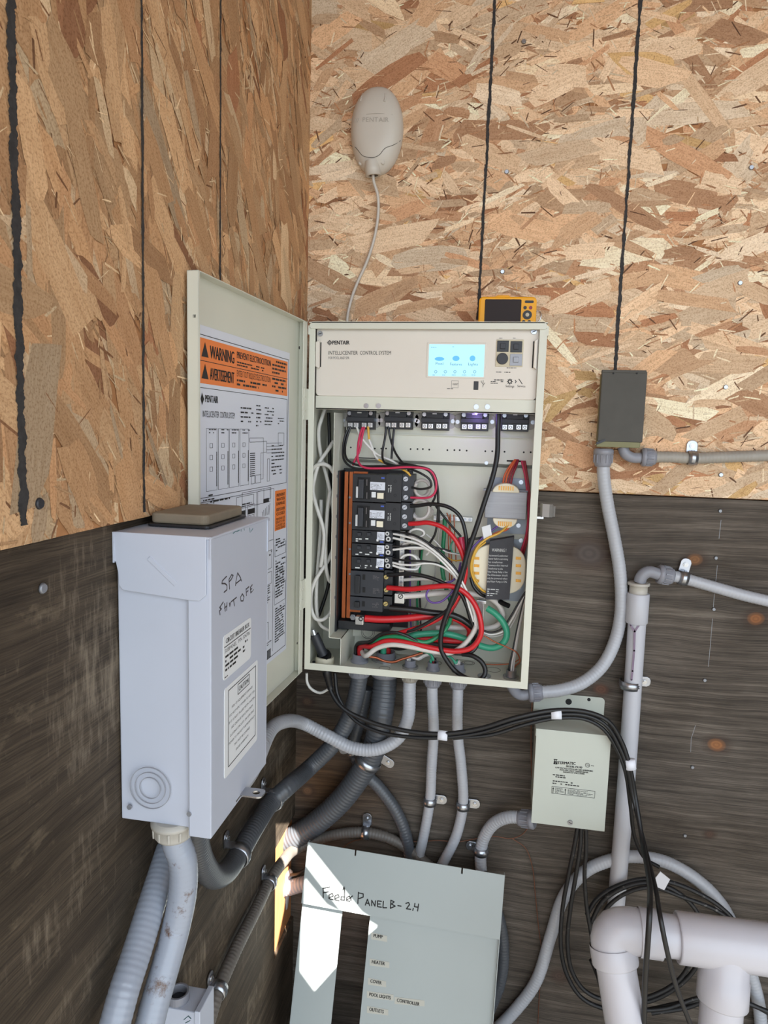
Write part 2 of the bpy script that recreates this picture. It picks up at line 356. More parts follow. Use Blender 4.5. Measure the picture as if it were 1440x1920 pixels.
K['red'] = mat('red_insulation', (196,30,38), .32)
K['darkred'] = mat('dark_red_insulation', (140,30,44), .35)
K['pink'] = mat('magenta_red_insulation', (196,48,84), .35)
K['green'] = mat('green_insulation', (34,128,84), .35)
K['teal'] = mat('sea_green_insulation', (60,160,126), .35)
K['black'] = mat('black_insulation', (24,24,26), .3)
K['white'] = mat('white_insulation', (222,220,216), .4)
K['offwhite'] = mat('off_white_insulation', (206,200,194), .45)
K['greyw'] = mat('grey_insulation', (176,174,170), .45)
K['purple'] = mat('purple_insulation', (96,66,140), .35)
K['yellow'] = mat('yellow_insulation', (214,166,62), .4)
K['orangew'] = mat('orange_insulation', (206,96,48), .4)
K['whitecable'] = mat('white_vinyl_cable', (205,203,198), .4)
K['antenna'] = mat('warm_grey_abs', (196,190,180), .42, 0, .02, 10)
K['groove'] = mat('dark_groove', (92,88,80), .6)
K['ink'] = mat('black_print', (24,24,26), .6)
K['inkgrey'] = mat('grey_print', (96,92,92), .6)
K['inkfade'] = mat('faded_marker', (70,66,70), .6)
K['inkteal'] = mat('teal_ink', (84,120,124), .6)
K['inkblue'] = mat('blue_print', (70,96,190), .6)
K['marker'] = mat('black_chalk_line', (50,48,48), .85, 0, .4, 200)
K['paper'] = mat('white_label_stock', (212,216,226), .4)
K['stickw'] = mat('white_sticker', (222,224,226), .45)
K['orange'] = mat('orange_label', (232,124,48), .45)
K['amber'] = mat('amber_camera_rubber', (240,170,30), .5)
K['screen_off'] = mat('dark_glass', (46,37,36), .5, spec=.25)
K['cream'] = mat('cream_bobbin', (232,224,200), .5)
K['core'] = mat('grey_laminations', (150,150,154), .45, .5, .12, 300, stretch=(.05,.05,1))
K['darkcard'] = mat('black_insulating_paper', (52,52,58), .6, 0, .15, 90)
K['printw'] = mat('white_print', (206,208,206), .6)
K['tape'] = mat('white_tape', (224,226,234), .5)
K['lug'] = mat('brass_screw', (196,178,120), .3, .8)
K['stamp'] = mat('embossed_tag', (196,186,160), .5)
K['slot'] = mat('slot_black', (12,12,13), .7)
K['winding'] = mat('enamelled_copper', (206,150,60), .35, .4, .2, 300)
K['seamgrey'] = mat('grey_pressed_line', (150,152,160), .6)
K['tapegrey'] = mat('clear_label_tape', (182,181,171), .4)
K['nailhead'] = mat('galvanised_nail', (140,143,148), .5, .4)
K['concrete'] = mat('concrete_floor', (70,67,60), .85, 0, .15, 6, .2, 60)
K['lumber'] = mat('fresh_lumber', (190,128,80), .7, 0, .18, 20, .1, 100, stretch=(6,6,1))
K['roof'] = mat('roof_sheathing', (150,120,88), .8, 0, .1, 12)
def emit(name, c, s):
    M = bpy.data.materials.new(name); M.use_nodes = True; B = M.node_tree.nodes['Principled BSDF']
    B.inputs['Base Color'].default_value = rgb(*c); B.inputs['Emission Color'].default_value = rgb(*c); B.inputs['Emission Strength'].default_value = s; B.inputs['Roughness'].default_value = .2
    return M
K['screen'] = emit('lit_screen', (150,210,232), .42)
K['scr1'] = emit('screen_blue', (66,150,196), .45)
K['scr2'] = emit('screen_dark_blue', (70,110,140), .3)
# ------------------------------------------------------------------ the setting
FLOOR = -0.05
SEAM = 1.22
FB = front(0)
FL = Fr((0,0,0), (0,1,0), (0,0,1))      # left wall, faces +x; a = y
def strands(name, F, a0, a1, b0, b1, lift, seed, parent, ang, spread, palette, n_big, n_mid, n_small):
    R = random.Random(seed); vs = []; fs = []; cols = []; uvs = []
    tot = n_big+n_mid+n_small
    for i in range(tot):
        if i < n_big: L = R.uniform(.06, .16); W = R.uniform(.018, .046); k = R.uniform(0, 1)
        elif i < n_big+n_mid: L = R.uniform(.03, .09); W = R.uniform(.006, .02); k = R.uniform(0, 1)
        else: L = R.uniform(.008, .03); W = R.uniform(.0008, .003); k = R.uniform(.55, 1)
        th = math.radians(ang + R.gauss(0, spread*(1 if i < n_big+n_mid else 1.6))); ct, st = math.cos(th), math.sin(th)
        ca, cb = R.uniform(a0, a1), R.uniform(b0, b1)
        sk = R.uniform(-.5, .5)*W; sk2 = R.uniform(-.5, .5)*W
        tp = R.uniform(.55, 1); tq = R.uniform(.55, 1)
        poly = [(-L/2+sk, -W/2*tp), (-L*.2, -W/2*R.uniform(.85,1.1)), (L*.2, -W/2*R.uniform(.85,1.1)), (L/2+sk2, -W/2*tq), (L/2+R.uniform(-.3,.3)*W, R.uniform(-.2,.2)*W), (L/2-sk2, W/2*tq), (L*.15, W/2*R.uniform(.85,1.1)), (-L*.2, W/2*R.uniform(.85,1.1)), (-L/2-sk, W/2*tp), (-L/2+R.uniform(-.3,.3)*W, R.uniform(-.2,.2)*W)]
        h = lift*(.05+.95*k); tl = R.uniform(-.02, .02); tw = R.uniform(-.02, .02)
        pts = []
        for x, y in poly:
            a = ca+x*ct-y*st; b = cb+x*st+y*ct
            pts.append((min(max(a, a0), a1), min(max(b, b0), b1), x, y))
        if max(p[0] for p in pts)-min(p[0] for p in pts) < .002 or max(p[1] for p in pts)-min(p[1] for p in pts) < .0008: continue
        o = len(vs)
        for a, b, x, y in pts: vs.append(F.p(a, b, h+lift*.04*(x/L*tl*20+y/W*tw*20)))
        fs.append(tuple(range(o, o+10)))
        t = R.random(); acc = 0
        pal = palette[0] if i < n_big+n_mid else palette[1]
        for w, c in pal:
            acc += w
            if t <= acc: break
        g = R.uniform(.86, 1.10); c = rgb(*[min(255, q*g) for q in c])
        cols += [c]*10; ou = R.uniform(0, 50); ov = R.uniform(0, 50)
        uvs += [(x+ou, y+ov) for _, _, x, y in pts]
    me = bpy.data.meshes.new(name); me.from_pydata([tuple(v) for v in vs], [], fs)
    ca = me.color_attributes.new('strand_colour', 'FLOAT_COLOR', 'CORNER'); ca.data.foreach_set('color', [q for c in cols for q in c])
    uv = me.uv_layers.new(name='grain'); uv.data.foreach_set('uv', [q for c in uvs for q in c])
    me.materials.append(OSB); me.update()
    o = bpy.data.objects.new(name, me); COL.objects.link(o); o.parent = parent; o['kind'] = 'stuff'
    return o
OSB = osbmat('osb_strand')
K['osbbase'] = mat('osb_core', (168,118,76), .8, 0, .15, 60)
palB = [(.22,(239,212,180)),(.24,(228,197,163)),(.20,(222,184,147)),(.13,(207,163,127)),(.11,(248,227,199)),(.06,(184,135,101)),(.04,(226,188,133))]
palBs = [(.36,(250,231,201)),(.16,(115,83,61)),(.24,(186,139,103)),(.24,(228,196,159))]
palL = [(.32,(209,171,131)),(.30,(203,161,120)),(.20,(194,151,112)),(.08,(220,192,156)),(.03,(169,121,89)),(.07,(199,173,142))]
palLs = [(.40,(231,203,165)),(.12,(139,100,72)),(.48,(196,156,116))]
knB = []
for px, py, r, c in ((1305,1052,.013,(130,92,62)), (1418,1160,.014,(140,92,58)), (1346,1395,.015,(148,100,64)), (1332,1566,.008,(84,66,56)), (1130,1295,.014,(100,70,56)), (575,1313,.010,(92,72,58)), (575,1483,.011,(116,86,62)), (1052,1830,.013,(84,70,62)), (1105,1035,.030,(84,76,72))):
    q = at(px, py, -.001); knB.append((q.x, q.z, r, c))
q = at(620, 1470, 0); q2 = at(580, 1330, 0)
PLYB = plywood('weathered_plywood', 0, knB, 0, ((q.x, q.z, .13, (255,200,140), .9), (q2.x, q2.z, .08, (200,180,160), .7)))
PLYL = plywood('worn_plywood', 1, (), 1)
wb = struct(bpy.data.objects.new('wall_back', None)); COL.objects.link(wb)
MB().box(-.05, 2.8, 0, .012, SEAM+.0015, 2.5).build('osb_panel', K['osbbase'], wb)
MB().box(-.12, 2.8, .020, .030, FLOOR, 2.5).build('light_block_sheet', K['osbbase'], wb)  # added behind the panels to block light through the seam
MB().box(-.03, -.016, -1.6, -.25, FLOOR, 2.5).build('light_block_sheet', K['osbbase'], wl) if 0 else None
MB().box(-.05, 2.8, .002, .018, FLOOR, SEAM-.0015).build('plywood_panel', PLYB, wb)
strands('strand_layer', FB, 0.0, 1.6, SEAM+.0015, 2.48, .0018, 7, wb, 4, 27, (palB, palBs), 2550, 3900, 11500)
wl = struct(bpy.data.objects.new('wall_left', None)); COL.objects.link(wl)
XO = .010                                     # osb face stands proud of the plywood
FLO = Fr((XO,0,0), (0,1,0), (0,0,1))
MB().box(-.004, XO, -2.1, 0, SEAM+.001, 2.5).build('osb_panel', K['osbbase'], wl)
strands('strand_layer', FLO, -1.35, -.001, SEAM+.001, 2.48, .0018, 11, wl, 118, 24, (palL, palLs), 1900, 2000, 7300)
# plywood with the cut-out by the corner where the conduits leave
ye = atx(516, 1650, 0).y; zt_ = at(545, 1525, 0).z; zb_ = atx(516, 1795, 0).z
pw = MB().box(-.014, 0, -2.1, ye, FLOOR, SEAM-.001); pw.box(-.014, 0, ye, 0, zt_, SEAM-.001); pw.box(-.014, 0, ye, 0, FLOOR, zb_)
pw.build('plywood_panel', PLYL, wl)
MB().box(-.03, -.0145, -2.1, -.20, FLOOR, 2.5).build('light_block_sheet', K['osbbase'], wl)  # added, unseen; stops light leaking between the left panels
MB().box(-.10, -.05, -.22, .02, FLOOR, 2.5).build('stud', K['lumber'], wl)
MB().box(-.05, -.0065, ye+.0002, 0, zb_+.0005, zt_-.0005).build('blocking', K['lumber'], wl)
struct(MB().box(2.8, 2.82, -1.5, 0, FLOOR, 2.5).build('added_wall_right', PLYL))  # unseen wall added to cut light from the open right side
struct(MB().box(-6, 8, -9, .3, FLOOR-.05, FLOOR).build('floor', K['concrete']))
# snapped chalk lines on the osb sheets
def chalk(F, pts, w, parent, seed):
    n_ = 0
    R = random.Random(seed); P = [F.px(*q) for q in pts]; mb = MB(); n = 420
    (a0, b0), (a1, b1) = P[0], P[-1]; L = []
    for i in range(n+1):
        t = i/n; L.append((a0+(a1-a0)*t, b0+(b1-b0)*t))
    g1 = g2 = 0; left = []; right = []
    for a, b in L:
        g1 = .8*g1+R.uniform(-.10, .10); g2 = .8*g2+R.uniform(-.10, .10)
        left.append((a-w*(.44+g1), b)); right.append((a+w*(.44+g2), b))
    vs = [F.p(a, b, .0024) for a, b in left]+[F.p(a, b, .0024) for a, b in right]
    mb.add(vs, [(i, i+1, n+2+i, n+1+i) for i in range(n)])
    return mb.build('chalk_line', K['marker'], parent)
FLOc = Fr((XO,0,0), (0,1,0), (0,0,1))
chalk(FLOc, [(8,-280),(40,985)], .0105, wl, 1); chalk(FLOc, [(260.8,-220),(267,960)], .0052, wl, 2); chalk(FLOc, [(411.3,-180),(410,560)], .0050, wl, 3)
chalk(FB, [(939.6,-220),(896,600)], .0058, wb, 4); chalk(FB, [(1216,-220),(1150,730)], .0068, wb, 5)
def pencil(pts):
    F = front(.002); mb = MB(); q = [F.px(*p) for p in pts]
    for (a, b), (c, d) in zip(q, q[1:]): mb.seg(F, a, b, c, d, .0007, 0, .0003)
    mb.build('scratch_line', K['nailhead'], wb)
pencil([(1352,975),(1348,1010)]); pencil([(1345,1060),(1338,1130),(1337,1145)]); pencil([(1336,1160),(1330,1230),(1328,1250)]); pencil([(1304,1360),(1296,1385),(1295,1410)])
def wscrew(F, px, py, m_, r, parent, c=.001):
    a, b = F.px(px, py); mb = MB(); mb.cyl(F, a, b, r, c, c+.0022, 12, r*.75); mb.build('screw', m_, parent)
for px, py in ((982,79),(942,510),(1408,315),(1387,531),(1360,726),(1351,890),(950,323)): wscrew(FB, px, py, K['zinc'], .0045, wb, .002)
for px, py in ((1350,958),(1342,1046),(1338,1142),(1321,1275),(1284,1566),(1298,1438)): wscrew(front(.002), px, py, K['nailhead'], .0036, wb)
wscrew(FL, 78, 1103, K['steel'], .0055, wl); wscrew(FLO, 70, 944, K['blackp2'], .0055, wl, .002)

# the cover panel's plane (needed to shape the added roof holes as well)
TL = at(578, 1579, -.085); TR = at(946, 1641, -.085); BL = at(560, 1920, -.155); BR = at(936, 1920, -.155)
cu_ = (TR-TL).normalized(); cw = (TR-TL).length
cv_ = -((BL-TL).normalized()+(BR-TR).normalized()); FC = Fr(TL, cu_, cv_)
# roof, out of view; added holes are cut to cast the sun patches
def backproj(p, z): return p - SUN_DIR*((p.z-z)/SUN_DIR.z)
ROOFZ = 2.5
def hole(pix):
    return [backproj(q, ROOFZ) for q in pix]
def onc(px, py): a, b = FC.px(px, py); return FC.p(a, b, 0)
FLow = FC.sh(-.0116)
def onl(px, py): a, b = FLow.px(px, py); return FLow.p(a, b, 0)
h1 = hole([onc(578,1585), onc(678,1711), onl(707,1737), onl(690,1752), onc(637,1704), onc(574,1622)])
h2 = hole([onc(572,1648), onc(612,1697), onl(638,1718), onl(634,1808), onl(590,1857), onl(563,1820)])
h3 = [V((x, y, ROOFZ)) for x, y in ((1.063,-1.404),(1.09,-1.349),(1.130,-1.381),(1.139,-1.394),(1.160,-1.43),(1.190,-1.485),(1.224,-1.585))]
bm = bmesh.new()
ed = []
for loop in ([V((-.4,.15,ROOFZ)),V((2.9,.15,ROOFZ)),V((2.9,-2.1,ROOFZ)),V((-.4,-2.1,ROOFZ))], h1, h2, h3):
    vv = [bm.verts.new(p) for p in loop]
    for i in range(len(vv)): ed.append(bm.edges.new((vv[i], vv[(i+1)%len(vv)])))
bmesh.ops.triangle_fill(bm, edges=ed, use_beauty=True)
me = bpy.data.meshes.new('ceiling'); bm.to_mesh(me); bm.free(); me.materials.append(K['roof'])
ce = bpy.data.objects.new('ceiling', me); COL.objects.link(ce); struct(ce)
# ------------------------------------------------------------------ control cabinet
X0, X1, ZT, ZB, YF = .0562, .4762, 1.5182, .8690, -.135
YB = -.003
cab = thing('control_cabinet', 'open cream metal pool control cabinet full of breakers and wires on back wall', 'cabinet', (X0, YB, ZB))
t = .0016
e = MB()
e.box(X0, X1, YB-t, YB, ZB, ZT); e.box(X0, X0+t, YF, YB, ZB, ZT-.006); e.box(X1-t, X1, YF, YB, ZB, ZT-.006)
e.box(X0, X1, YF, YB, ZB, ZB+t); e.box(X0, X1, YF-.004, YB, ZT-t, ZT)
e.build('enclosure', K['beige'], cab)
r = MB()
FF = front(YF)
r.fbox(FF, X0, X0+.011, ZB+.012, ZT-.010, -.002, .0015); r.fbox(FF, X1-.013, X1, ZB+.012, ZT-.010, -.002, .0015)
r.fbox(FF, X0, X1, ZB, ZB+.013, -.002, .0015)
r.prism(FF, [(X0+.004,ZT-.012),(X1-.004,ZT-.012),(X1-.001,ZT-.009),(X1-.001,ZT-.004),(X1-.006,ZT+.001),(X0+.006,ZT+.001),(X0+.001,ZT-.004),(X0+.001,ZT-.009)], .001, .004)
r.build('front_rim', K['beige'], cab, .0006)
# hood return tabs
for xa in (X0-.002, X1-.001): MB().fbox(FF, xa, xa+.003, ZT-.022, ZT-.006, -.06, .002).build('hood_tab', K['beige'], cab)
# raceway partition: a vertical sheet with a stepped lower part
ysf = -.118
xp = at(627, 820, ysf).x
FP = Fr((xp, 0, 0), (0,1,0), (0,0,1))
z1 = at(626, 872, ysf).z; z2 = at(625, 1153, ysf).z; z3 = at(622, 1193, ysf).z
MB().prism(FP, [(-.118,ZT-.16),(-.118,z1),(-.121,z1),(-.121,z2),(-.126,z2-.004),(-.126,z3),(-.010,z3),(-.010,ZT-.16)], -.0012, 0).build('raceway_partition', K['beige'], cab)
xq = at(639, 1225, -.128).x
mbp = MB(); mbp.fbox(Fr((xq,0,0),(0,1,0),(0,0,1)), -.128, -.008, ZB+t, z3, -.0012, 0); mbp.box(xp, xq, -.126, -.012, z3-.0012, z3); mbp.build('raceway_step', K['beige'], cab)
for py in (893, 930, 968, 1006, 1045, 1120):
    q = at(633, py, -.09); MB().cyl(FP, -.092, q.z, .0032, 0, .0008, 8).build('partition_rivet', K['steel'], cab)
# back plate inside
YP = -.022
FPl = front(YP)
MB().pbox(front(YP), 655, 872, 990, 1205, 0, .0012).build('back_plate', K['beige'], cab)
# relay bracket with the row of holes
YR = -.040
FR_ = front(YR)
rb = MB(); rb.pbox(FR_, 649, 770, 1003, 866, 0, .0012); a0, b1 = FR_.px(649, 812); a1, _ = FR_.px(1003, 818)
rb.fbox(FR_, a0, a1, b1, b1+.0012, 0, .006)
rb.build('relay_bracket', K['beige'], cab)
for px, py in ((658,839),(703,841),(715,841),(724,841),(737,841),(770,842),(783,842),(793,842),(805,843),(839,844),(852,844),(862,844),(875,845),(910,846),(923,846),(946,847),(982,848),(995,848)):
    a, b = FR_.px(px, py); MB().cyl(FR_, a, b, .0018, .001, .0014, 10).build('bracket_hole', K['slot'], cab)
for x0, y0, x1, y1 in ((950,863,980,866),(672,858,708,860)): MB().pbox(FR_, x0, y0, x1, y1, .001, .0015).build('wire_slot', K['slot'], cab)
for px, py in ((912,868),(638,787)):
    a, b = FR_.px(px, py); MB().cyl(FR_, a, b, .0035, 0, .003, 10).build('bracket_screw', K['zinc'], cab)
# ---- control fascia
YC = -.128
FC2 = front(YC)
def P2(x, y): return FC2.px(x, y)
cp = MB(); aL, bT = FC2.px(594, 617)[0], FC2.px(800, 612)[1]; aR = FC2.px(1009, 680)[0]; bB = FC2.px(800, 746)[1]
cp.prism(FC2, rrect(aL, aR, bB, bT, .007), -.018, 0)
panel = cp.build('control_panel', K['panel'], cab, .0012)
il = MB(); a_, b_ = P2(603, 640); il.prism(FC2, rrect(aL+.008, aR-.010, bB+.008, bT-.008, .008), 0, .0006); il.build('overlay', K['panel'], panel)
for px in (601, 1001):
    a, b = P2(px, 626 if px < 800 else 622); s_ = MB().cyl(FC2, a, b, .0048, 0, .003, 16); s_.build('thumb_screw', K['zinc'], panel)
    MB().seg(FC2, a-.003, b-.001, a+.003, b+.001, .0012, .003, .0033).build('screw_slot', K['slot'], panel)
for px0, px1, py0, py1 in ((594,601,642,688),(1002,1008,640,690)):
    a0 = P2(px0, py0)[0]; a1 = P2(px1, py0)[0]; b0 = P2(px0, py1)[1]; b1 = P2(px0, py0)[1]
    o = .004 if px0 < 800 else -.004
    MB().prism(FC2, [(a0,b0),(a1,b0-.003),(a1,b1+.003),(a0,b1)], 0, .008).build('pull_tab', K['panel'], panel, .001)
    MB().fbox(FC2, a1 if px0 < 800 else a0-.002, (a1+.002) if px0 < 800 else a0, b0, b1, 0, .0009).build('tab_slot', K['slot'], panel)
# screen
sb = MB(); sb.pbox(FC2, 800, 643, 911, 709, .0004, .0016); sb.build('screen_bezel', K['panel'], panel, .0006)
scn = MB(); scn.pbox(FC2, 804, 646, 908, 706, .0012, .0019); scn.build('touch_screen', K['screen'], panel)
FS = FC2.sh(.0020)
for px, py, w, hh in ((824,673,.0085,.0034),(855,672,.0062,.0046),(886,672,.0050,.0050)):
    a, b = FS.px(px, py); n = 18; MB().prism(FS, [(a+w*math.cos(6.283*i/n), b+hh*math.sin(6.283*i/n)) for i in range(n)], 0, .0002).build('screen_icon', K['scr1'], panel)
ps = MB()
for s_, x0, x1, y in (('Pool',817,831,684),('Features',844,866,685),('Lights',878,896,685)): ps.textpx(FS, s_, (x0,y), (x1,y+.4), 5)
for px in (817,835,853,871,890):
    a, b = FS.px(px, 697); ps.ring(FS, a, b, .0018, .0026, 0, .0002, 12)
for x0, x1 in ((811,823),(829,841),(847,860),(866,877),(884,897)): 
    a0, b = FS.px(x0, 704); a1, _ = FS.px(x1, 704); ps.micro(FS, a0, b, a1-a0, .0018, 1, x0, .0001)
a0, b = FS.px(808, 652); ps.micro(FS, a0, b, .020, .0016, 1, 3, .0001); a0, b = FS.px(848, 651); ps.micro(FS, a0, b, .012, .0016, 1, 4, .0001)
ps.build('screen_text', K['scr2'], panel)
# printing on the fascia
FT = FC2.sh(.0007); tx = MB()
tx.textpx(FT, 'PENTAIR', (623,646), (655,646), 7.5, bold=True)
a, b = FT.px(618, 642.5); d = .0042
for k, w in ((1, .0011), (.45, .0010)):
    q = [(a-d*k,b),(a,b+d*k),(a+d*k,b),(a,b-d*k)]
    for i in range(4): tx.seg(FT, *q[i], *q[(i+1)%4], w)
tx.textpx(FT, 'INTELLICENTER', (616,665), (671,665), 7); tx.textpx(FT, 'CONTROL SYSTEM', (675,665), (733,665), 7)
tx.textpx(FT, 'Settings', (948,726), (964,726.5), 4.5); tx.textpx(FT, 'Service', (970,726), (985,726.5), 4.5); tx.textpx(FT, 'RESET', (849,722), (859,722.3), 3.2)
a, b = FT.px(956, 715.5); tx.ring(FT, a, b, .0020, .0036, 0, .0003, 12)
for i in range(8): tx.seg(FT, a+.0034*math.cos(i*.785), b+.0034*math.sin(i*.785), a+.0050*math.cos(i*.785), b+.0050*math.sin(i*.785), .0014)
tx.strokes(FT, [[(966,713),(968,715.5),(966,718)], [(973,711),(976,715),(979,720)]], .0012)
tx.strokes(FT, [[(906,713),(905.5,726)], [(905.7,720),(902.5,716.5)], [(905.5,723),(909,718)], [(902.5,716.5),(902.5,714)]], .0007)
a0, b = FT.px(838, 730); tx.micro(FT, a0, b, .026, .0024, 1, 8); a0, b = FT.px(930, 699); tx.micro(FT, a0, b, .042, .0024, 1, 9); a0, b = FT.px(950, 691); tx.micro(FT, a0, b, .026, .0022, 1, 10)
a0, b = FT.px(920, 720); tx.micro(FT, a0, b, .026, .0085, 3, 11); a0, b = FT.px(936, 635); tx.micro(FT, a0, b, .010, .0018, 1, 12); a0, b = FT.px(962, 635); tx.micro(FT, a0, b, .009, .0018, 1, 13)
tx.build('printing', K['ink'], panel)
MB().textpx(FT, 'FOR POOL AND SPA', (616,673.5), (655,673.5), 5).build('subtitle', K['inkgrey'], panel)
rs = MB(); a0, b0 = FT.px(846, 727); rs.frame(FT, a0, a0+.0125, b0, b0+.0125, .0004); rs.build('reset_outline', K['inkgrey'], panel)
MB().pbox(FC2, 888, 715, 897, 731, .0004, .0012).build('usb_port', K['blackp'], panel, .0004)
# low voltage breaker cluster
lv = MB(); lv.pbox(FC2, 930, 637, 981, 688, .0004, .0022); lv.build('button_recess', K['stamp'], panel, .0006)
for x0, y0, x1, y1, mm in ((932,639,954,660,'blackp'),(957,640,979,661,'blackp'),(956,664,979,686,'steel')):
    MB().pbox(FC2, x0, y0, x1, y1, .002, .0030).build('rocker_socket', K[mm], panel, .0004)
    cx, cy = (x0+x1)/2, (y0+y1)/2; MB().pbox(FC2, cx-5, cy-5, cx+5, cy+5, .003, .0060).build('rocker', K['blackp2' if mm == 'blackp' else 'steel'], panel, .0006)
a, b = P2(942, 673); MB().cyl(FC2, a, b, .0098, .002, .0050, 24).build('push_cap', K['blackp2'], panel, .001)
# lower strip below the fascia
st = MB(); Fs_ = front(-.124); st.pbox(Fs_, 592, 746, 1006, 772, 0, .0014); st.pbox(Fs_, 592, 769, 1006, 772, -.02, .0014); st.build('fascia_bracket', K['beige'], cab, .0005)
for px, py in ((687,761),(710,761),(893,763),(914,763)):
    a, b = Fs_.px(px, py); MB().cyl(Fs_, a, b, .0046, .001, .0028, 14).cyl(Fs_, a, b, .0026, .0028, .0036, 6).build('strip_screw', K['zinc'], cab)
# latch on the right side
la = MB()
P = [at(1013,957,-.11), at(1017,957,-.128), at(1030,958,-.132), at(1036,958,-.124), at(1038,959,-.112), at(1041,959,-.108)]
for i, (p, q) in enumerate(zip(P, P[1:])):
    hz = (.0125, .0115, .0115, .0105, .0095)[i]
    la.hexa([V((p.x,p.y,p.z-hz)), V((q.x,q.y,q.z-hz)), V((q.x,q.y+.0012,q.z-hz)), V((p.x,p.y+.0012,p.z-hz)), V((p.x,p.y,p.z+hz)), V((q.x,q.y,q.z+hz)), V((q.x,q.y+.0012,q.z+hz)), V((p.x,p.y+.0012,p.z+hz))])
la.build('latch', K['alum'], cab)
MB().box(X1, X1+.012, -.118, -.105, at(1015,972,-.11).z, at(1015,968,-.11).z).build('latch_keeper', K['nickel'], cab)
for zz in (1.452, 1.437): MB().cyl(Fr((X1,0,0),(0,1,0),(0,0,1)), -.07, zz, .003, 0, .003, 10).build('side_rivet', K['zinc'], cab)
# knock-out rings pressed into the floor and walls
FBt = Fr((0,0,ZB+t), (1,0,0), (0,1,0))
def fpx(px, py): q = atz(px, py, ZB+t); return q.x, q.y
for px, py, r_ in ((721,1253,.011),(878,1243,.013),(925,1256,.014),(815,1243,.014),(700,1250,.0),(879,1243,.009)):
    if r_: a, b = fpx(px, py); MB().ring(FBt, a, b, r_-.0008, r_, 0, .0004, 28).build('knockout_ring', K['groove'], cab)
a, b = FPl.px(690, 1185); 
for rr in (.0108, .0143): MB().ring(FPl, a, b, rr-.0008, rr, 0, .0016, 28).build('knockout_ring', K['groove'], cab)
a, b = fpx(908, 1268); MB().cyl(FBt, a, b, .0125, 0, .002, 24).build('knockout_plug', K['zinc'], cab)
# ---- door, folded back along the left wall
H0 = V((.0535, -.139, 0)); H1 = V((.0325, -.542, 0))
du = (H0-H1).normalized(); FD = Fr((H1.x, H1.y, ZB-.004), du, (0,0,1)); DW = (H0-H1).length; DH = ZT-ZB+.004
dd = .016
d = MB(); d.fbox(FD, 0, DW, 0, DH, -dd, -dd+.0014); d.fbox(FD, 0, .0014, 0, DH, -dd, 0); d.fbox(FD, DW-.0014, DW, 0, DH, -dd, 0); d.fbox(FD, 0, DW, 0, .0014, -dd, 0); d.fbox(FD, 0, DW, DH-.0014, DH, -dd, 0)
d.fbox(FD, 0, .004, 0, DH, -.0014, 0); d.fbox(FD, DW-.020, DW, 0, DH, -.0014, 0)
door = d.build('door', K['beige'], cab, .0005)
FDi = FD.sh(-dd+.0016)
# hinge knuckles
for py in (757, 1115):
    a, b = FD.px(566, py); b0 = b-.028; b1 = b+.028
    hg = MB(); hg.fbox(FD, DW-.016, DW+.006, b0, b1, 0, .0016); hg.lathe(FD.p(DW+.006, b0, .001), (0,0,1), [(0,.003),(b1-b0,.003)], 10)
    for k in (.3, .7): hg.cyl(FD, DW-.009, b0+(b1-b0)*k, .0025, .0016, .0026, 8)
    hg.build('hinge', K['beige'], door)
a, b = FD.px(359, 588); MB().fbox(Fr(FD.p(0,0,0), FD.n*-1, (0,0,1)), .004, .008, b-.002, b+.002, 0, .0003).build('door_hole', K['slot'], door)
for px, py, rr in ((561,652,.0028),(557,1206,.0022)): a, b = FD.px(px, py); MB().cyl(FD, a, b, rr, 0, .0004, 12).build('door_hole', K['slot'], door)
# wiring label on the door
def dp(x, y): return FDi.px(x, y)
la0, lt0 = dp(367, 613); la1, lt1 = dp(543, 657); _, lb = dp(541, 1212)
lt = (lt0+lt1)/2
FX = FDi.sh(.0004)
ls = MB(); ls.fbox(FDi, la0, la1, lb, lt, 0, .0004); label = ls.build('label_sheet', K['paper'], door)
W_ = la1-la0; Hh = lt-lb
def Y(v): return lb+Hh*(1-v)
def X(u): return la0+W_*u
MB().fbox(FX, X(.025), X(.97), Y(.140), Y(.030), 0, .0002).build('orange_banner', K['orange'], door)
MB().fbox(FX, X(.815), X(.97), Y(.575), Y(.445), 0, .0002).build('orange_notice', K['orange'], door)
T = MB(); FY = FX.sh(.0003)
T.frame(FX, X(.0), X(.985), Y(.985), Y(.022), .0009); T.seg(FX, X(.03), Y(.085), X(.97), Y(.085), .0008, .0002, .0005)
def dt(s, u0, u1, v, hv, bold=False): T.text(FY, s, X(u0), Y(v), Hh*hv, X(u1)-X(u0), .0001, 0, bold)
dt('WARNING', .11, .33, .075, .032, True); dt('PREVENT ELECTROCUTION', .36, .74, .058, .018, True); dt('AVERTISSEMENT', .11, .33, .128, .030, True); dt('EVITER TOUT RISQUE', .36, .55, .107, .017); dt("D'ELECTROCUTION", .56, .74, .107, .017)
for v in (.075, .128):
    a, b = X(.07), Y(v); hgt = Hh*.036; T.prism(FY, [(a-hgt*.5,b),(a+hgt*.5,b),(a,b+hgt)], 0, .0002)
T.micro(FY, X(.36), Y(.080), W_*.38, Hh*.015, 2, 21); T.micro(FY, X(.36), Y(.134), W_*.38, Hh*.022, 2, 22); T.micro(FY, X(.76), Y(.080), W_*.20, Hh*.046, 4, 23); T.micro(FY, X(.76), Y(.134), W_*.20, Hh*.046, 4, 24)
T.frame(FX, X(.02), X(.97), Y(.425), Y(.150), .0007)
dt('PENTAIR', .07, .18, .185, .018, True); a, b = X(.045), Y(.178)
T.prism(FY, [(a-.004,b),(a,b-.008),(a+.005,b),(a,b+.008)], 0, .0002)
dt('INTELLICENTER', .05, .19, .222, .016); dt('CONTROL SYSTEM', .20, .34, .222, .016)
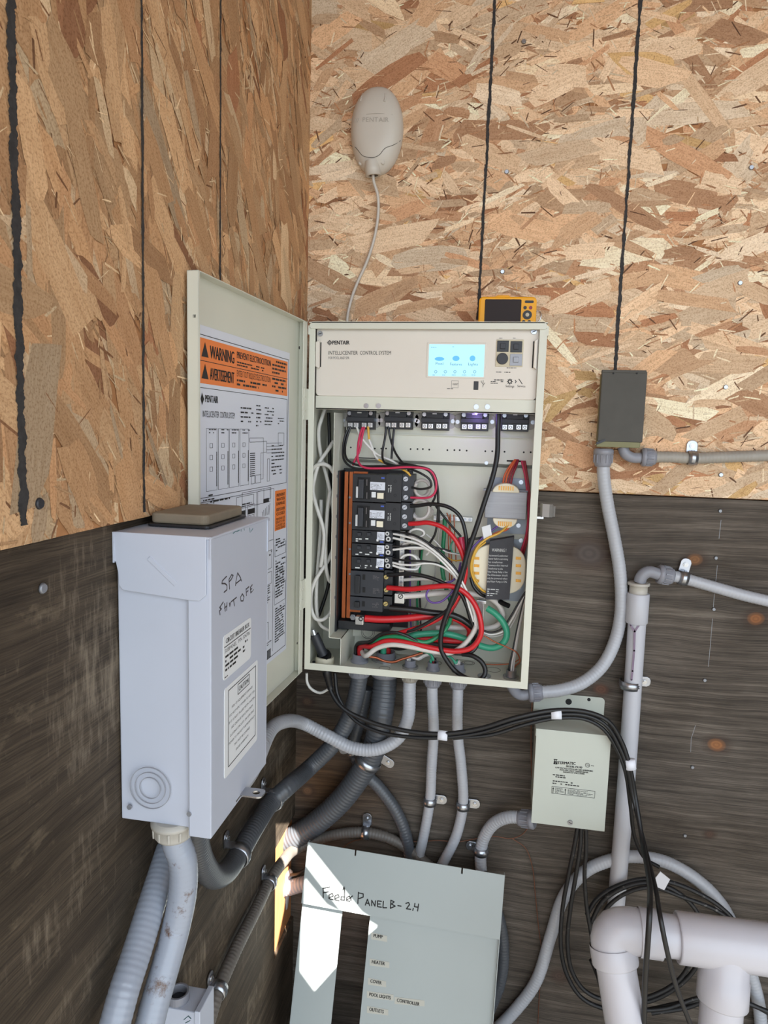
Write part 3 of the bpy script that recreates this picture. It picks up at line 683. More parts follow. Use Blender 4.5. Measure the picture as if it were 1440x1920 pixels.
for u, v, w, h_, n_, s_ in ((.40,.235,.15,.05,4,31),(.57,.245,.06,.07,6,32),(.67,.24,.13,.06,6,33),(.76,.395,.18,.10,9,34),(.42,.47,.16,.012,1,35),(.05,.49,.10,.075,7,36),(.11,.46,.20,.03,2,37),(.84,.235,.09,.025,3,38),(.10,.265,.08,.016,2,39),(.21,.265,.08,.016,2,40),(.31,.265,.08,.016,2,41),(.42,.265,.09,.016,2,42)):
    T.micro(FY, X(u), Y(v), W_*w, Hh*h_, n_, s_, fill=.32)
for k in range(4):
    u = .08+.105*k; T.frame(FX, X(u), X(u+.095), Y(.41), Y(.25), .0004)
    T.seg(FX, X(u+.09), Y(.40), X(u+.09), Y(.31), .0012)
    for j in range(3): T.frame(FX, X(u+.03), X(u+.055), Y(.30+.03*j), Y(.288+.03*j), .0005)
for k in range(12): T.seg(FX, X(.505), Y(.32+.006*k), X(.56), Y(.32+.006*k), .0013)
for k in range(4): T.seg(FX, X(.70), Y(.292+.010*k), X(.90), Y(.292+.010*k), .0006)
for u0, u1, v0, v1 in ((.50,.66,.275,.288),(.52,.56,.385,.41),(.57,.63,.385,.41),(.66,.70,.285,.32),(.85,.93,.26,.30),(.63,.66,.32,.40),(.71,.74,.34,.41),(.36,.55,.44,.47),(.42,.75,.43,.475),(.67,.76,.43,.465)): T.frame(FX, X(u0), X(u1), Y(v1), Y(v0), .0006)
T.frame(FX, X(.02), X(.585), Y(.62), Y(.435), .0007); T.frame(FX, X(.595), X(.80), Y(.60), Y(.435), .0007)
for row, vv in ((0,.47),(1,.555)):
    for k in range(5):
        u = .06+.105*k; T.frame(FX, X(u), X(u+.085), Y(vv+.048), Y(vv), .0006); T.fbox(FX, X(u+.005), X(u+.08), Y(vv+.027), Y(vv+.012), 0, .0003)
        for q in (.02, .06): T.frame(FX, X(u+q-.012), X(u+q+.012), Y(vv+.045), Y(vv+.030), .0006)
        T.seg(FX, X(u+.02), Y(vv+.065), X(u+.02), Y(vv+.045), .0009)
T.fbox(FX, X(.665), X(.735), Y(.475), Y(.462), 0, .0003); T.fbox(FX, X(.66), X(.74), Y(.535), Y(.525), 0, .0003)
for k in range(6): T.seg(FX, X(.66+.015*k), Y(.515), X(.65+.02*k), Y(.50-.004*k), .0009)
for s_, v in (('PREVENT',.465),('WATER',.479),('DAMAGE',.493),('KEEP DOOR',.512),('CLOSED',.526)): dt(s_, .835, .95, v, .010, True)
for s_, v in (('PREVENIR LES',.542),('DEGATS D EAU',.552),('GARDEZ LA',.563),('PORTE FERMEE',.573)): dt(s_, .83, .955, v, .008)
# lower half: blocks and columns of small print
T.seg(FX, X(.80), Y(.60), X(.80), Y(.97), .0008)
for u, v, w, h_, n_, s_ in ((.83,.645,.14,.045,5,51),(.83,.80,.14,.13,14,52),(.83,.95,.14,.12,14,53),(.62,.66,.16,.03,3,54),(.62,.70,.05,.05,5,55),(.66,.94,.12,.014,2,56),(.83,.70,.14,.010,1,57),(.40,.66,.18,.03,3,58),(.05,.75,.3,.1,8,59),(.05,.95,.4,.14,12,60),(.70,.80,.06,.06,8,61)): T.micro(FY, X(u), Y(v), W_*w, Hh*h_, n_, s_, fill=.45)
for k in range(6): T.seg(FX, X(.84+.022*k), Y(.745), X(.84+.022*k), Y(.705), .0006)
for k in range(5): T.seg(FX, X(.62+.03*k), Y(.92), X(.62+.03*k), Y(.83+.008*k), .0010); T.seg(FX, X(.60), Y(.83+.008*k), X(.62+.03*k), Y(.83+.008*k), .0008)
for u0, u1, v0, v1 in ((.62,.78,.63,.69),(.62,.78,.70,.74),(.82,.975,.62,.66),(.82,.975,.755,.82),(.64,.72,.76,.82)): T.frame(FX, X(u0), X(u1), Y(v1), Y(v0), .0006)
for k in range(22): T.seg(FX, X(.66+.0055*k), Y(.985), X(.66+.0055*k), Y(.955), .0004+.0004*((k*7)%3))
T.build('printing', K['ink'], door)

# violet status light of the circuit board, just behind the fascia's lower edge
lq = at(893, 776, -.095)
K['led'] = emit('violet_led', (150,110,255), 6)
MB().lathe(lq+V((0,0,.003)), (0,0,-1), [(0,.0020),(.003,.0020),(.0045,.0012)], 10).build('status_led', K['led'], cab)
ll = bpy.data.lights.new('status_light', 'POINT'); ll.energy = .035; ll.color = (.45,.30,1); ll.shadow_soft_size = .004
lo2 = bpy.data.objects.new('status_light', ll); COL.objects.link(lo2); lo2.location = lq+V((0,-.004,-.006))
# ------------------------------------------------------------------ breakers and bus
YK = -.050; YFK = -.094                # back and face of the breakers
tray = MB(); Ft = front(-.034)
tray.pbox(Ft, 640, 880, 770, 1172, 0, .003); tray.pbox(Ft, 640, 880, 645, 1172, .003, .052)
pan = tray.build('breaker_tray', K['blackp'], cab, .0008)
tb = MB(); Ft2 = front(-.05); tb.pbox(Ft2, 640, 1160, 735, 1175, -.016, .028); tb.build('lower_shelf', K['blackp'], pan, .0008)
for x0, x1, y_ in ((644,651,-.062),(653,660,-.070)):
    cb = MB(); F_ = front(y_); cb.pbox(F_, x0, 884, x1, 1158, -.004, .004); cb.build('copper_bus_bar', K['copper'], pan, .0006)
cb = MB(); F_ = front(-.070); cb.pbox(F_, 657, 1140, 676, 1147, -.003, .003); cb.pbox(F_, 664, 884, 690, 889, -.003, .003); cb.build('bus_foot', K['copper'], pan, .0004)
for k, py in enumerate((933, 981, 1030, 1077)):
    a, b = front(-.078).px(655, py); MB().cyl(front(-.074), a, b, .0022, 0, .0008, 8).build('bus_rivet', K['zinc'], pan)
a, b = front(-.08).px(662, 1157); MB().cyl(front(-.078), a, b, .0062, 0, .004, 6).cyl(front(-.078), a, b, .0035, .004, .007, 12).build('bus_bolt', K['zinc'], pan)
lg = MB(); lg.pbox(front(-.080), 669, 1153, 684, 1168, 0, .014); o_ = lg.build('lug', K['alum'], pan, .0010); a, b = front(-.094).px(676.5, 1160.5); MB().ring(front(-.094), a, b, .0026, .0046, 0, .0006, 16).build('lug_screw', K['slot'], pan)
# neutral bar
nb = MB(); Fn = front(-.058); nb.pbox(Fn, 750, 994, 759, 1102, 0, .010); nb.build('neutral_bar', K['alum'], pan, .0006)
for k in range(14):
    a, b = front(-.068).px(754.5-k*.2, 1000+k*7.6); MB().cyl(front(-.068), a, b, .0026, 0, .0014, 10).seg(front(-.068), a-.002, b-.001, a+.002, b+.001, .0008, .0014, .0016).build('terminal_screw', K['zinc'], pan)
ng = MB(); ng.pbox(front(-.075), 742, 1110, 760, 1128, 0, .016); ng.build('neutral_lug', K['alum'], pan, .0010)
a, b = front(-.091).px(751, 1118); q = MB().ring(front(-.091), a, b, .0036, .0050, 0, .0006, 18); q.seg(front(-.091), a-.003, b-.003, a+.003, b+.003, .0012, 0, .0007); q.build('lug_screw', K['slot'], pan)
MB().pbox(front(-.06), 741, 1128, 760, 1137, 0, .012).build('lug_base', K['blackp'], pan)

FK = front(YFK)
def brk(label, kind, x0, y0, x1, y1, sk=0):
    """sk: how far the lower edge sits left of the upper one"""
    g = 'circuit breakers in the panel'
    q = at((x0+x1)/2, y1, YFK)
    B = thing('circuit_breaker', label, 'circuit breaker', (q.x, YK, q.z), g)
    def bx(n, m_, a, b, c, d_, h0, h1, bev=.0005):
        return MB().pbox(FK, a, b, c, d_, h0, h1).build(n, K[m_], B, bev)
    w = x1-x0; h = y1-y0
    if kind == 'gfci':
        bx('body', 'blackp', x0, y0+.8, x0+63, y1-.8, -.042, 0); bx('module', 'blackp', x0+62, y0+.8, x1-22, y1-.8, -.042, .0012); bx('terminal_block', 'blackp2', x1-22, y0+1, x1, y1-1, -.042, -.004)
        bx('handle_recess', 'slot', x0+9, y0+6, x0+33, y1-6, 0, .0005)
        bx('handle', 'blackp2', x0+12, y0+9, x0+22, y1-8, .0005, .008, .0010)
        bx('handle_tag', 'stickw', x0+7, y0+23, x0+11.5, y1-9, .0006, .0030)
        for q_ in (.18, .64): bx('pole_slot', 'inkgrey', x0+26, y0+h*q_, x0+28, y0+h*q_+12, .0005, .002)
        bx('rating_label', 'paper', x0+33, y0+15, x0+61, y0+30, 0, .0004)
        tt = MB(); a0, b0 = FK.px(x0+34, y0+29); tt.micro(FK.sh(.0004), a0, b0, .024, .012, 5, int(y0), fill=.3); tt.build('rating_print', K['inkgrey'], B)
        bx('test_button', 'stickw', x0+36, y0+33, x0+44, y0+43.5, 0, .0030); bx('reset_button', 'cream', x0+46.5, y0+35, x0+58.5, y0+46, 0, .0034)
        bx('blue_mark', 'inkblue', x0+54, y0+6, x0+60, y0+8.5, 0, .0004)
        for q_ in (.25, .75):
            a, b = FK.px(x0+80, y0+h*q_); MB().ring(FK, a, b, .0022, .0027, .0012, .0018, 14).build('rivet_ring', K['slot'], B)
        tt = MB(); a0, b0 = FK.px(x0+67, y0+34); tt.micro(FK.sh(.0014), a0, b0, .0024, .014, 7, 5, fill=.6); tt.micro(FK.sh(.0014), a0+.004, b0, .0022, .014, 7, 6, fill=.6); tt.build('module_print', K['printw'], B)
        for q_ in (.17, .50, .82):
            a, b = front(-.09).px(x1-14, y0+h*q_); Fq = front(-.090)
            MB().cyl(Fq, a, b, .0046, 0, .003, 16).build('terminal_screw', K['zinc'], B); MB().seg(Fq, a-.003, b-.002, a+.003, b+.002, .001, .003, .0033).build('screw_slot', K['slot'], B)
    elif kind == 'tandem':
        bx('body', 'blackp', x0, y0+.4, x1-14, y1-.4, -.042, 0); bx('terminal_block', 'blackp2', x1-14, y0+.6, x1, y1-.6, -.042, -.010)
        for q_ in (11, 29): 
            bx('handle', 'blackp2', x0+q_, y0+3, x0+q_+7, y0+9, 0, .007, .0008)
            tt = MB(); a0, b0 = FK.px(x0+q_-4, y1-3); tt.micro(FK.sh(.0003), a0, b0, .014, .008, 2, int(y0)+q_, fill=.6, dens=.7); tt.build('rating_print', K['printw'], B)
        bx('rating_label', 'paper', x0+47, y0+2.5, x0+61, y1-6, 0, .0004); tt = MB(); a0, b0 = FK.px(x0+48, y1-7); tt.micro(FK.sh(.0004), a0, b0, .0115, .012, 5, int(y0), fill=.35); tt.build('label_print', K['inkgrey'], B)
        bx('test_button', 'stickw', x0+46, y1-8.5, x0+50, y1-4, 0, .0022); bx('blue_mark', 'inkblue', x0+52.5, y1-4, x0+59, y1-1.5, 0, .0004)
        Fq = front(-.084)
        for px, py, rr in ((x1-8,y0+5,.0040),(x1-6,y0+15,.0048)):
            a, b = Fq.px(px, py); MB().cyl(Fq, a, b, rr, 0, .0055, 14).build('terminal_screw', K['alum'], B); MB().cyl(Fq, a, b, rr*.45, .0055, .0060, 10).build('screw_recess', K['slot'], B)
    else:
        n = 2 if kind == 'double' else 1
        bx('body', 'blackp2', x0, y0+.5, x1-13, y1-.5, -.042, 0); bx('terminal_block', 'blackp', x1-13, y0+1, x1+3, y1-1, -.042, -.012)
        bx('handle_tie' if n == 2 else 'handle', 'blackp', x0+10, y0+7, x0+19, y1-(8 if n == 2 else 9), 0, .009, .0010)
        for k in range(n):
            yy = y0+h*(k+.5)/n; bx('pole_slot', 'slot', x0+23, yy-6, x0+28, yy+4, 0, .0008)
            tt = MB(); a0, b0 = FK.px(x0+42, yy+6); tt.micro(FK.sh(.0003), a0, b0, .014, .011, 4, int(yy), fill=.4, dens=.8); tt.build('rating_print', K['inkgrey'], B)
            Fq = front(-.082); a, b = Fq.px(x1-6, yy-2); MB().cyl(Fq, a, b, .0044, 0, .006, 12).build('terminal_screw', K['lug'], B)
            MB().seg(Fq, a-.003, b-.002, a+.003, b+.002, .0010, .006, .0063).build('screw_slot', K['slot'], B)
    return B
brk('topmost tall black breaker with pale square buttons and three-screw side block', 'gfci', 661, 889, 775, 942)
brk('second tall black breaker with square buttons, red wire leaving its side block', 'gfci', 660, 942, 773, 995)
brk('slim twin breaker right under the two tall black breakers', 'tandem', 660, 995, 735, 1019)
brk('middle one of the three slim twin breakers with white label', 'tandem', 659.5, 1020, 734.5, 1044)
brk('lowest of the three slim twin breakers with white label', 'tandem', 659, 1045, 734, 1069)
brk('plain black double-pole breaker with thick red and black wires', 'double', 657, 1071, 731, 1119)
brk('single-pole black breaker at the bottom of the row', 'single', 656, 1120, 730, 1146)
# ------------------------------------------------------------------ relays
FRl = front(-.062)
rel = (('leftmost black relay with black, white, pink and yellow wires',676,770),('second black relay from the left, with black wires only',747,770),('middle black relay of the row, no wires attached',816,772),('fourth black relay, tinted violet under the screen light',890,773),('rightmost black relay beside the hanging black cord',966,774))
for lb_, cx, ty in rel:
    q = at(cx, ty+20, -.05); B = thing('relay', lb_, 'relay', (q.x, -.046, q.z), 'relays under the control panel')
    b_ = MB(); b_.pbox(FRl, cx-26, ty-14, cx+26, ty+35, -.020, -.004); b_.build('base', K['blackp'], B, .0006)
    b_ = MB(); b_.pbox(FRl, cx-16, ty-14, cx+16, ty+12, -.004, .010); b_.build('coil_block', K['blackp2'], B, .0008)
    b_ = MB(); b_.pbox(FRl, cx-26, ty+12, cx+26, ty+20, -.004, .004); b_.build('bridge', K['blackp2'], B, .0006)
    b_ = MB(); b_.pbox(FRl, cx-4, ty+3, cx+4, ty+5, .010, .0104); b_.build('print_mark', K['printw'], B)
    for ox in (-20, 20):
        a, b = FRl.px(cx+ox, ty+5); MB().cyl(FRl, a, b, .0040, -.004, .004, 8).build('top_terminal', K['zinc'], B)
    for ox in (-19.5, -8.5, 6.5, 18):
        a, b = FRl.px(cx+ox, ty+27); MB().fbox(FRl, a-.0044, a+.0044, b-.0044, b+.0044, -.004, .0004).build('terminal', K['alum'], B, .0005); MB().ring(FRl, a, b, .0014, .0030, .0004, .0012, 12).build('terminal_screw', K['steel'], B)
    for ox in (-32, 33):
        a, b = front(-.042).px(cx+ox, ty+18); MB().cyl(front(-.042), a, b, .0040, 0, .003, 12).build('mounting_screw', K['zinc'], B)
    tb_ = MB(); tb_.prism(front(-.042), rrect(*(lambda a0,a1,b0,b1:(a0,a1,b0,b1))(front(-.042).px(cx-38,ty+18)[0], front(-.042).px(cx+38,ty+18)[0], front(-.042).px(cx,ty+31)[1], front(-.042).px(cx,ty+4)[1]), .008), 0, .0016)
    tb_.build('mounting_foot', K['greyw'], B, .0004)
# ------------------------------------------------------------------ transformers
q = at(950, 1000, -.04)
T1 = thing('transformer', 'grey laminated transformer with cream bobbin, upper right in the cabinet', 'transformer', (q.x, -.024, q.z), 'transformers in the cabinet')
Fa = front(-.066)
MB().pbox(Fa, 909, 921, 988, 973, -.030, 0).build('core', K['core'], T1, .0015)
for py0, py1 in ((906, 923), (972, 990)):
    a0, _ = Fa.px(924, py0); a1, _ = Fa.px(975 if py0 < 950 else 970, py0); b1 = Fa.px(950, py0)[1]; b0 = Fa.px(950, py1)[1]; hh = b1-b0
    up = py0 < 950
    pts = [(a0+(a1-a0)*(.5-.5*math.cos(math.pi*i/12)), b0+hh*math.sin(math.pi*i/12) if up else b1-hh*math.sin(math.pi*i/12)) for i in range(13)]
    if not up: pts = pts[::-1]
    MB().prism(Fa, pts, -.026, .008).build('bobbin', K['cream'], T1, .0015)
    w = MB(); 
    for k in range(7):
        a = a0+(a1-a0)*(.25+.5*k/6); w.seg(Fa, a, b0+hh*.25, a, b0+hh*.72, .0022, .008, .0092)
    w.build('winding', K['winding'], T1)
br = MB(); br.pbox(front(-.024), 915, 896, 988, 1000, 0, .0022); br.build('mounting_bracket', K['galv'], T1)
br = MB(); br.pbox(Fa, 906, 919, 990, 923, -.032, -.010); br.build('end_plate', K['steel'], T1)
for px, py in ((977,904),(972,985)):
    a, b = front(-.026).px(px, py); MB().cyl(front(-.026), a, b, .0044, 0, .003, 10).build('bracket_screw', K['zinc'], T1)
q = at(945, 1130, -.04)
T2 = thing('transformer', 'round cream transformer behind a black WARNING strip, lower right in the cabinet', 'transformer', (q.x, -.024, q.z), 'transformers in the cabinet')
Fb = front(-.064)
a0, b0 = Fb.px(884, 1108); a1, _ = Fb.px(983, 1108); _, b1 = Fb.px(935, 1022)
MB().prism(Fb, rrect(a0, a1, b0, b1, (b1-b0)*.36, 8), -.006, .004).build('bobbin', K['cream'], T2, .002)
MB().prism(Fb, rrect(a0+.004, a1-.004, b0+.003, b1-.003, (b1-b0)*.34, 8), -.034, -.006).build('winding', K['winding'], T2, .002)
w = MB()
for k in range(4):
    for px in (894, 972):
        a, b = Fb.px(px, 1046+14*k); w.fbox(Fb, a-.005, a+.005, b-.0026, b+.0026, .004, .0046)
w.build('bobbin_slot', K['winding'], T2)
MB().pbox(front(-.024), 900, 1010, 985, 1125, 0, .0022).build('mounting_bracket', K['galv'], T2)
wc = MB(); Fw = front(-.076)
A_, B_, C_, D_ = Fw.px(913,1020), Fw.px(958,1006), Fw.px(955,1124), Fw.px(910,1124)
wc.prism(Fw, [D_, C_, (C_[0]+.003, B_[1]), (D_[0]+.003, A_[1]+.006)], -.02, .0012); wc.build('warning_strip', K['darkcard'], T2, .0005)
tw = MB(); Fw2 = Fw.sh(.0014)
tw.textpx(Fw2, 'WARNING !', (922,1034), (949,1035), 6)
for k, s_ in enumerate(('Disconnect Loadcenter', 'Power before servicing', 'this transformer.', 'Connect this internal', 'Transformer to the', 'Filter Pump Relay s line', 'The Chlorinator should', 'only be powered when', 'the Filter Pump is ON.')):
    tw.textpx(Fw2, s_, (915-.25*k,1043+6.1*k), (952.5-.2*k-(9 if k in (2,4) else 0),1044+6.1*k), 3.6)
a0, b0 = Fw2.px(913, 1118); tw.micro(Fw2, a0, b0, .024, .016, 4, 77, fill=.4); tw.build('strip_print', K['printw'], T2)
for px, py in ((977,1013),(973,1101)):
    a, b = front(-.026).px(px, py); MB().cyl(front(-.026), a, b, .0044, 0, .003, 10).build('bracket_screw', K['zinc'], T2)
# ------------------------------------------------------------------ ground bar and clamp
q = at(850, 972, -.03); GB = thing('ground_bar', 'short aluminium grounding bar with a row of screws behind the wires', 'ground bar', q)
Fg = front(-.030); g = MB(); 
A_, B_ = Fg.px(813, 970), Fg.px(886, 974)
g.prism(Fg, [(A_[0],A_[1]-.0045),(B_[0],B_[1]-.0045),(B_[0],B_[1]+.0045),(A_[0],A_[1]+.0045)], -.006, .006); g.build('bar', K['alum'], GB, .0006)
for k in range(8):
    a = A_[0]+(B_[0]-A_[0])*(k+.5)/8; b = A_[1]+(B_[1]-A_[1])*(k+.5)/8
    MB().cyl(Fg, a, b, .0030, .006, .0076, 10).build('terminal_screw', K['zinc'], GB)
q = at(902, 1150, -.06); tag(MB().pbox(front(-.062), 896, 1125, 907, 1172, 0, .006).pbox(front(-.062), 894, 1124, 912, 1130, 0, .010).build('ground_clamp', K['nickel'], None, .0008), 'upright bright metal clamp beside the green wire in the cabinet', 'clamp')
# ------------------------------------------------------------------ wires in the cabinet
def c2(cx, cy): return 560+cx*.3472, 860+cy*.3472
def wire(label, m_, r, pts, crop=True, group='wires in the control cabinet', cat='wire', name='wire', n=8):
    P = []
    for x, y, d in pts:
        px, py = c2(x, y) if crop else (x, y)
        P.append(at(px, py, d))
    o = MB().tube(P, r, n, step=max(.0025, r*.9)).build(name, K[m_])
    return tag(o, label, cat, group)
# bushings in the cabinet floor: x, y of the conduits come from here
BUSH = {}
for k, (px, py) in {'A': (674,1240), 'B': (723,1236), 'C': (769,1252), 'D': (812,1256), 'E': (860,1259), 'R': (958,1271)}.items():
    q = atz(px, py, ZB+.002); BUSH[k] = (q.x, max(-.118, min(-.035, q.y)))
zA = ZB+.012
def bu(k, dz=0, dx=0, dy=0): x, y = BUSH[k]; return V((x+dx, y+dy, ZB+.004+dz))
def wire3(label, m_, r, pts, end=None, start=None, **kw):
    P = []
    for x, y, d in pts:
        q = at(*c2(x, y), d)
        if q.z < ZB+r+.003: q = atz(*c2(x, y), ZB+r+.003); q.y = min(q.y, -.03)
        P.append(q)
    if start is not None: P = [start]+P
    if end is not None: P = P+end if isinstance(end, list) else P+[end]
    o = MB().tube(P, r, kw.get('n', 8), step=max(.0025, r*.9)).build(kw.get('name', 'wire'), K[m_])
    return tag(o, label, kw.get('cat', 'wire'), 'wires in the control cabinet')
EA = [bu('A',.03,.0), bu('A',-.004)]
wire3('thick red wire from double-pole breaker curving round in a big loop', 'red', .0050, [(478,697,-.088),(520,700,-.092),(600,705,-.10),(720,692,-.108),(830,690,-.112),(900,725,-.114),(955,795,-.116),(983,880,-.118),(982,955,-.118),(935,1020,-.118),(850,1040,-.117),(720,1022,-.115),(580,992,-.11),(470,985,-.106),(395,1015,-.10)], [bu('A',.028,.003,-.004), bu('A',-.006,.003,-.004)])
wire3('thick red wire out of the second tall breaker, diving into the left bushing', 'red', .0044, [(596,352,-.094),(640,350,-.098),(700,346,-.102),(780,372,-.104),(840,430,-.106),(882,510,-.106),(902,600,-.104),(885,690,-.102),(840,780,-.100),(770,855,-.098),(680,900,-.096),(560,937,-.096),(450,965,-.094),(385,1010,-.09)], [bu('A',.030,-.004,.004), bu('A',-.006,-.004,.004)])
wire3('heavy red feeder wire from the bottom lug curling back to the big conduit', 'red', .0070, [(358,862,-.088),(450,868,-.086),(560,864,-.082),(700,850,-.078),(800,848,-.076),(875,875,-.074),(925,920,-.07),(915,975,-.066),(840,985,-.064),(740,975,-.064),(650,975,-.064),(560,1000,-.066)], [bu('B',.030,.004,.006), bu('B',-.006,.004,.006)], n=12)
wire3('heavy black feeder wire leaving the bottom single-pole breaker', 'black', .0062, [(492,806,-.084),(600,815,-.084),(720,832,-.082),(830,846,-.080),(905,882,-.079),(958,935,-.077),(945,985,-.072),(880,1008,-.068),(760,1003,-.066),(640,1000,-.066),(540,1020,-.068)], [bu('B',.028,-.006,.0), bu('B',-.006,-.006,.0)], n=12)
wire3('black wire from double-pole breaker sweeping to the bundle centre', 'black', .0038, [(478,628,-.088),(520,626,-.092),(600,622,-.096),(700,640,-.100),(790,676,-.104),(870,725,-.106),(905,790,-.104),(930,870,-.102),(960,940,-.100),(965,1000,-.100),(930,1045,-.104),(830,1050,-.106),(720,1030,-.108),(600,1000,-.108),(480,1000,-.104),(410,1035,-.10)], [bu('A',.028,.006,.002), bu('A',-.006,.006,.002)])
wire3('black wire from the second tall breaker arching over to the bundle', 'black', .0036, [(604,255,-.094),(640,254,-.098),(720,245,-.104),(810,262,-.108),(870,310,-.110),(900,400,-.110),(908,520,-.108),(893,620,-.106),(862,720,-.104),(815,805,-.102),(740,860,-.100),(640,915,-.098),(540,940,-.096),(450,950,-.094),(380,995,-.09)], [bu('A',.030,-.007,.0), bu('A',-.006,-.007,.0)])
wire3('black cord hanging from behind the fascia down past both transformers', 'rubber', .0046, [(1079,-262,-.092),(1076,-150,-.094),(1072,-20,-.098),(1050,90,-.104),(1005,230,-.110),(960,370,-.114),(915,500,-.117),(890,590,-.118),(855,700,-.119),(815,800,-.119),(785,880,-.119),(768,960,-.119),(770,1030,-.119),(800,1090,-.119),(850,1150,-.119),(920,1190,-.119),(985,1190,-.119),(1008,1150,-.119),(990,1100,-.117),(940,1065,-.113),(880,1055,-.106)], name='cord', cat='cord')
wire3('black wire humped over the green one above the left bushing', 'black', .0030, [(620,975,-.112),(580,955,-.114),(520,938,-.114),(450,945,-.110),(390,985,-.102)], [bu('A',.03,-.008,.004), bu('A',-.006,-.008,.004)], start=at(*c2(760,1040),-.112))
wire3('white wire bowed over from the left bushing along the bottom', 'offwhite', .0048, [(880,1015,-.108),(930,960,-.108),(960,900,-.106),(968,860,-.10)][::-1]+[(820,1048,-.110),(720,1040,-.112),(600,1016,-.114),(500,1005,-.112),(420,1025,-.108),(365,1065,-.104)], [bu('A',.016,.002,.006), bu('A',-.008,.002,.006)])
wire3('thick off-white neutral wire from the square lug', 'offwhite', .0058, [(570,742,-.083),(640,738,-.080),(740,728,-.074),(840,725,-.070),(940,730,-.066),(1020,745,-.062),(1080,790,-.058),(1102,850,-.056),(1080,895,-.054),(1030,915,-.052),(960,918,-.05),(860,912,-.05),(740,915,-.05)], n=10)
wire3('pale grey wire passing behind beneath the double-pole breaker', 'offwhite', .0034, [(560,655,-.062),(650,650,-.06),(740,655,-.058),(830,670,-.056)])
wire3('thick green ground wire looping on the right above the bottom', 'teal', .0062, [(1018,808,-.066),(1060,835,-.07),(1105,885,-.074),(1125,945,-.076),(1105,995,-.076),(1050,1022,-.074),(980,1010,-.072),(890,970,-.070),(790,945,-.070),(690,945,-.072),(600,960,-.076),(535,1000,-.078)], [bu('B',.03,-.002,-.008), bu('B',-.006,-.002,-.008)], n=12)
wire3('green wire dropping straight from the grounding bar', 'green', .0042, [(789,325,-.040),(786,400,-.046),(778,500,-.050),(776,600,-.054),(796,700,-.058),(822,780,-.064),(820,860,-.080),(790,925,-.096),(735,972,-.106),(680,992,-.110),(610,975,-.110),(530,960,-.106),(450,970,-.10),(390,1010,-.094)], [bu('A',.03,.0,.008), bu('A',-.006,.0,.008)])
wire3('bare copper wire running down from the grounding bar', 'copperwire', .0013, [(818,300,-.042),(820,420,-.044),(826,560,-.046),(828,680,-.048),(835,780,-.05),(830,900,-.05)])
wire3('second bare copper wire beside the first, bent at its top', 'copperwire', .0013, [(800,292,-.044),(812,330,-.046),(808,440,-.046),(814,560,-.048),(815,700,-.05)])
wire3('third bare copper wire right of the other two', 'copperwire', .0012, [(838,302,-.042),(842,400,-.044),(846,470,-.046),(850,560,-.046)])
wire3('braided bare copper strand lying between the two left bushings', 'copperwire', .0026, [(370,1068,-.100),(420,1075,-.098),(460,1092,-.096),(510,1098,-.092),(560,1082,-.088),(620,1064,-.084),(670,1048,-.08)])
wire3('bare copper strand beside the right-hand bushing', 'copperwire', .0014, [(1000,955,-.08),(1060,990,-.082),(1130,1020,-.086),(1180,1050,-.09),(1195,1095,-.10)], [bu('R',.02,.006), bu('R',-.004,.004)])
wire3('thin copper strand lying along the right of the floor', 'copperwire', .0011, [(1010,1110,-.075),(1080,1112,-.078),(1150,1105,-.082),(1190,1085,-.086)])
# white pigtails of the twin breakers
wl_ = ['upper white wire of the topmost twin breaker', 'lower white wire of the topmost twin breaker', 'white wire of the middle twin breaker', 'upper white wire of the lowest twin breaker', 'lower white wire of the lowest twin breaker']
wire3(wl_[0], 'white', .0022, [(512,405,-.090),(560,416,-.096),(640,440,-.104),(720,490,-.108),(800,560,-.110),(860,630,-.112),(905,710,-.112),(935,790,-.112),(960,870,-.110),(968,915,-.106)])
wire3(wl_[1], 'white', .0022, [(510,428,-.090),(560,440,-.094),(640,458,-.100),(720,505,-.105),(790,570,-.108),(850,640,-.110),(895,720,-.110),(920,800,-.109),(945,880,-.106)])
wire3(wl_[2], 'white', .0022, [(510,492,-.090),(560,486,-.094),(620,480,-.096),(680,485,-.096),(705,500,-.092),(690,520,-.086)])
wire3(wl_[3], 'white', .0022, [(508,562,-.090),(560,572,-.094),(620,574,-.096),(680,565,-.098),(740,570,-.100),(810,605,-.104),(870,670,-.108),(915,750,-.110),(945,830,-.110),(955,900,-.108)])
wire3(wl_[4], 'white', .0022, [(508,576,-.090),(550,590,-.092),(600,598,-.090),(640,595,-.086),(650,575,-.082)])
wire3('black wire of the topmost twin breaker trailing into the bundle', 'black', .0022, [(505,396,-.090),(560,400,-.094),(640,420,-.098),(720,470,-.102),(790,530,-.104),(850,600,-.106),(900,700,-.106),(940,780,-.104),(955,850,-.102)])
wire3('thin black wire of the lowest twin breaker trailing right', 'black', .0021, [(505,540,-.090),(580,550,-.094),(680,555,-.098),(760,570,-.100),(830,620,-.103),(890,700,-.106),(930,780,-.106),(950,860,-.104)])
wire3('short black wire of the middle twin breaker', 'black', .0020, [(506,472,-.090),(580,474,-.09),(660,470,-.086),(740,480,-.08),(820,500,-.074)])
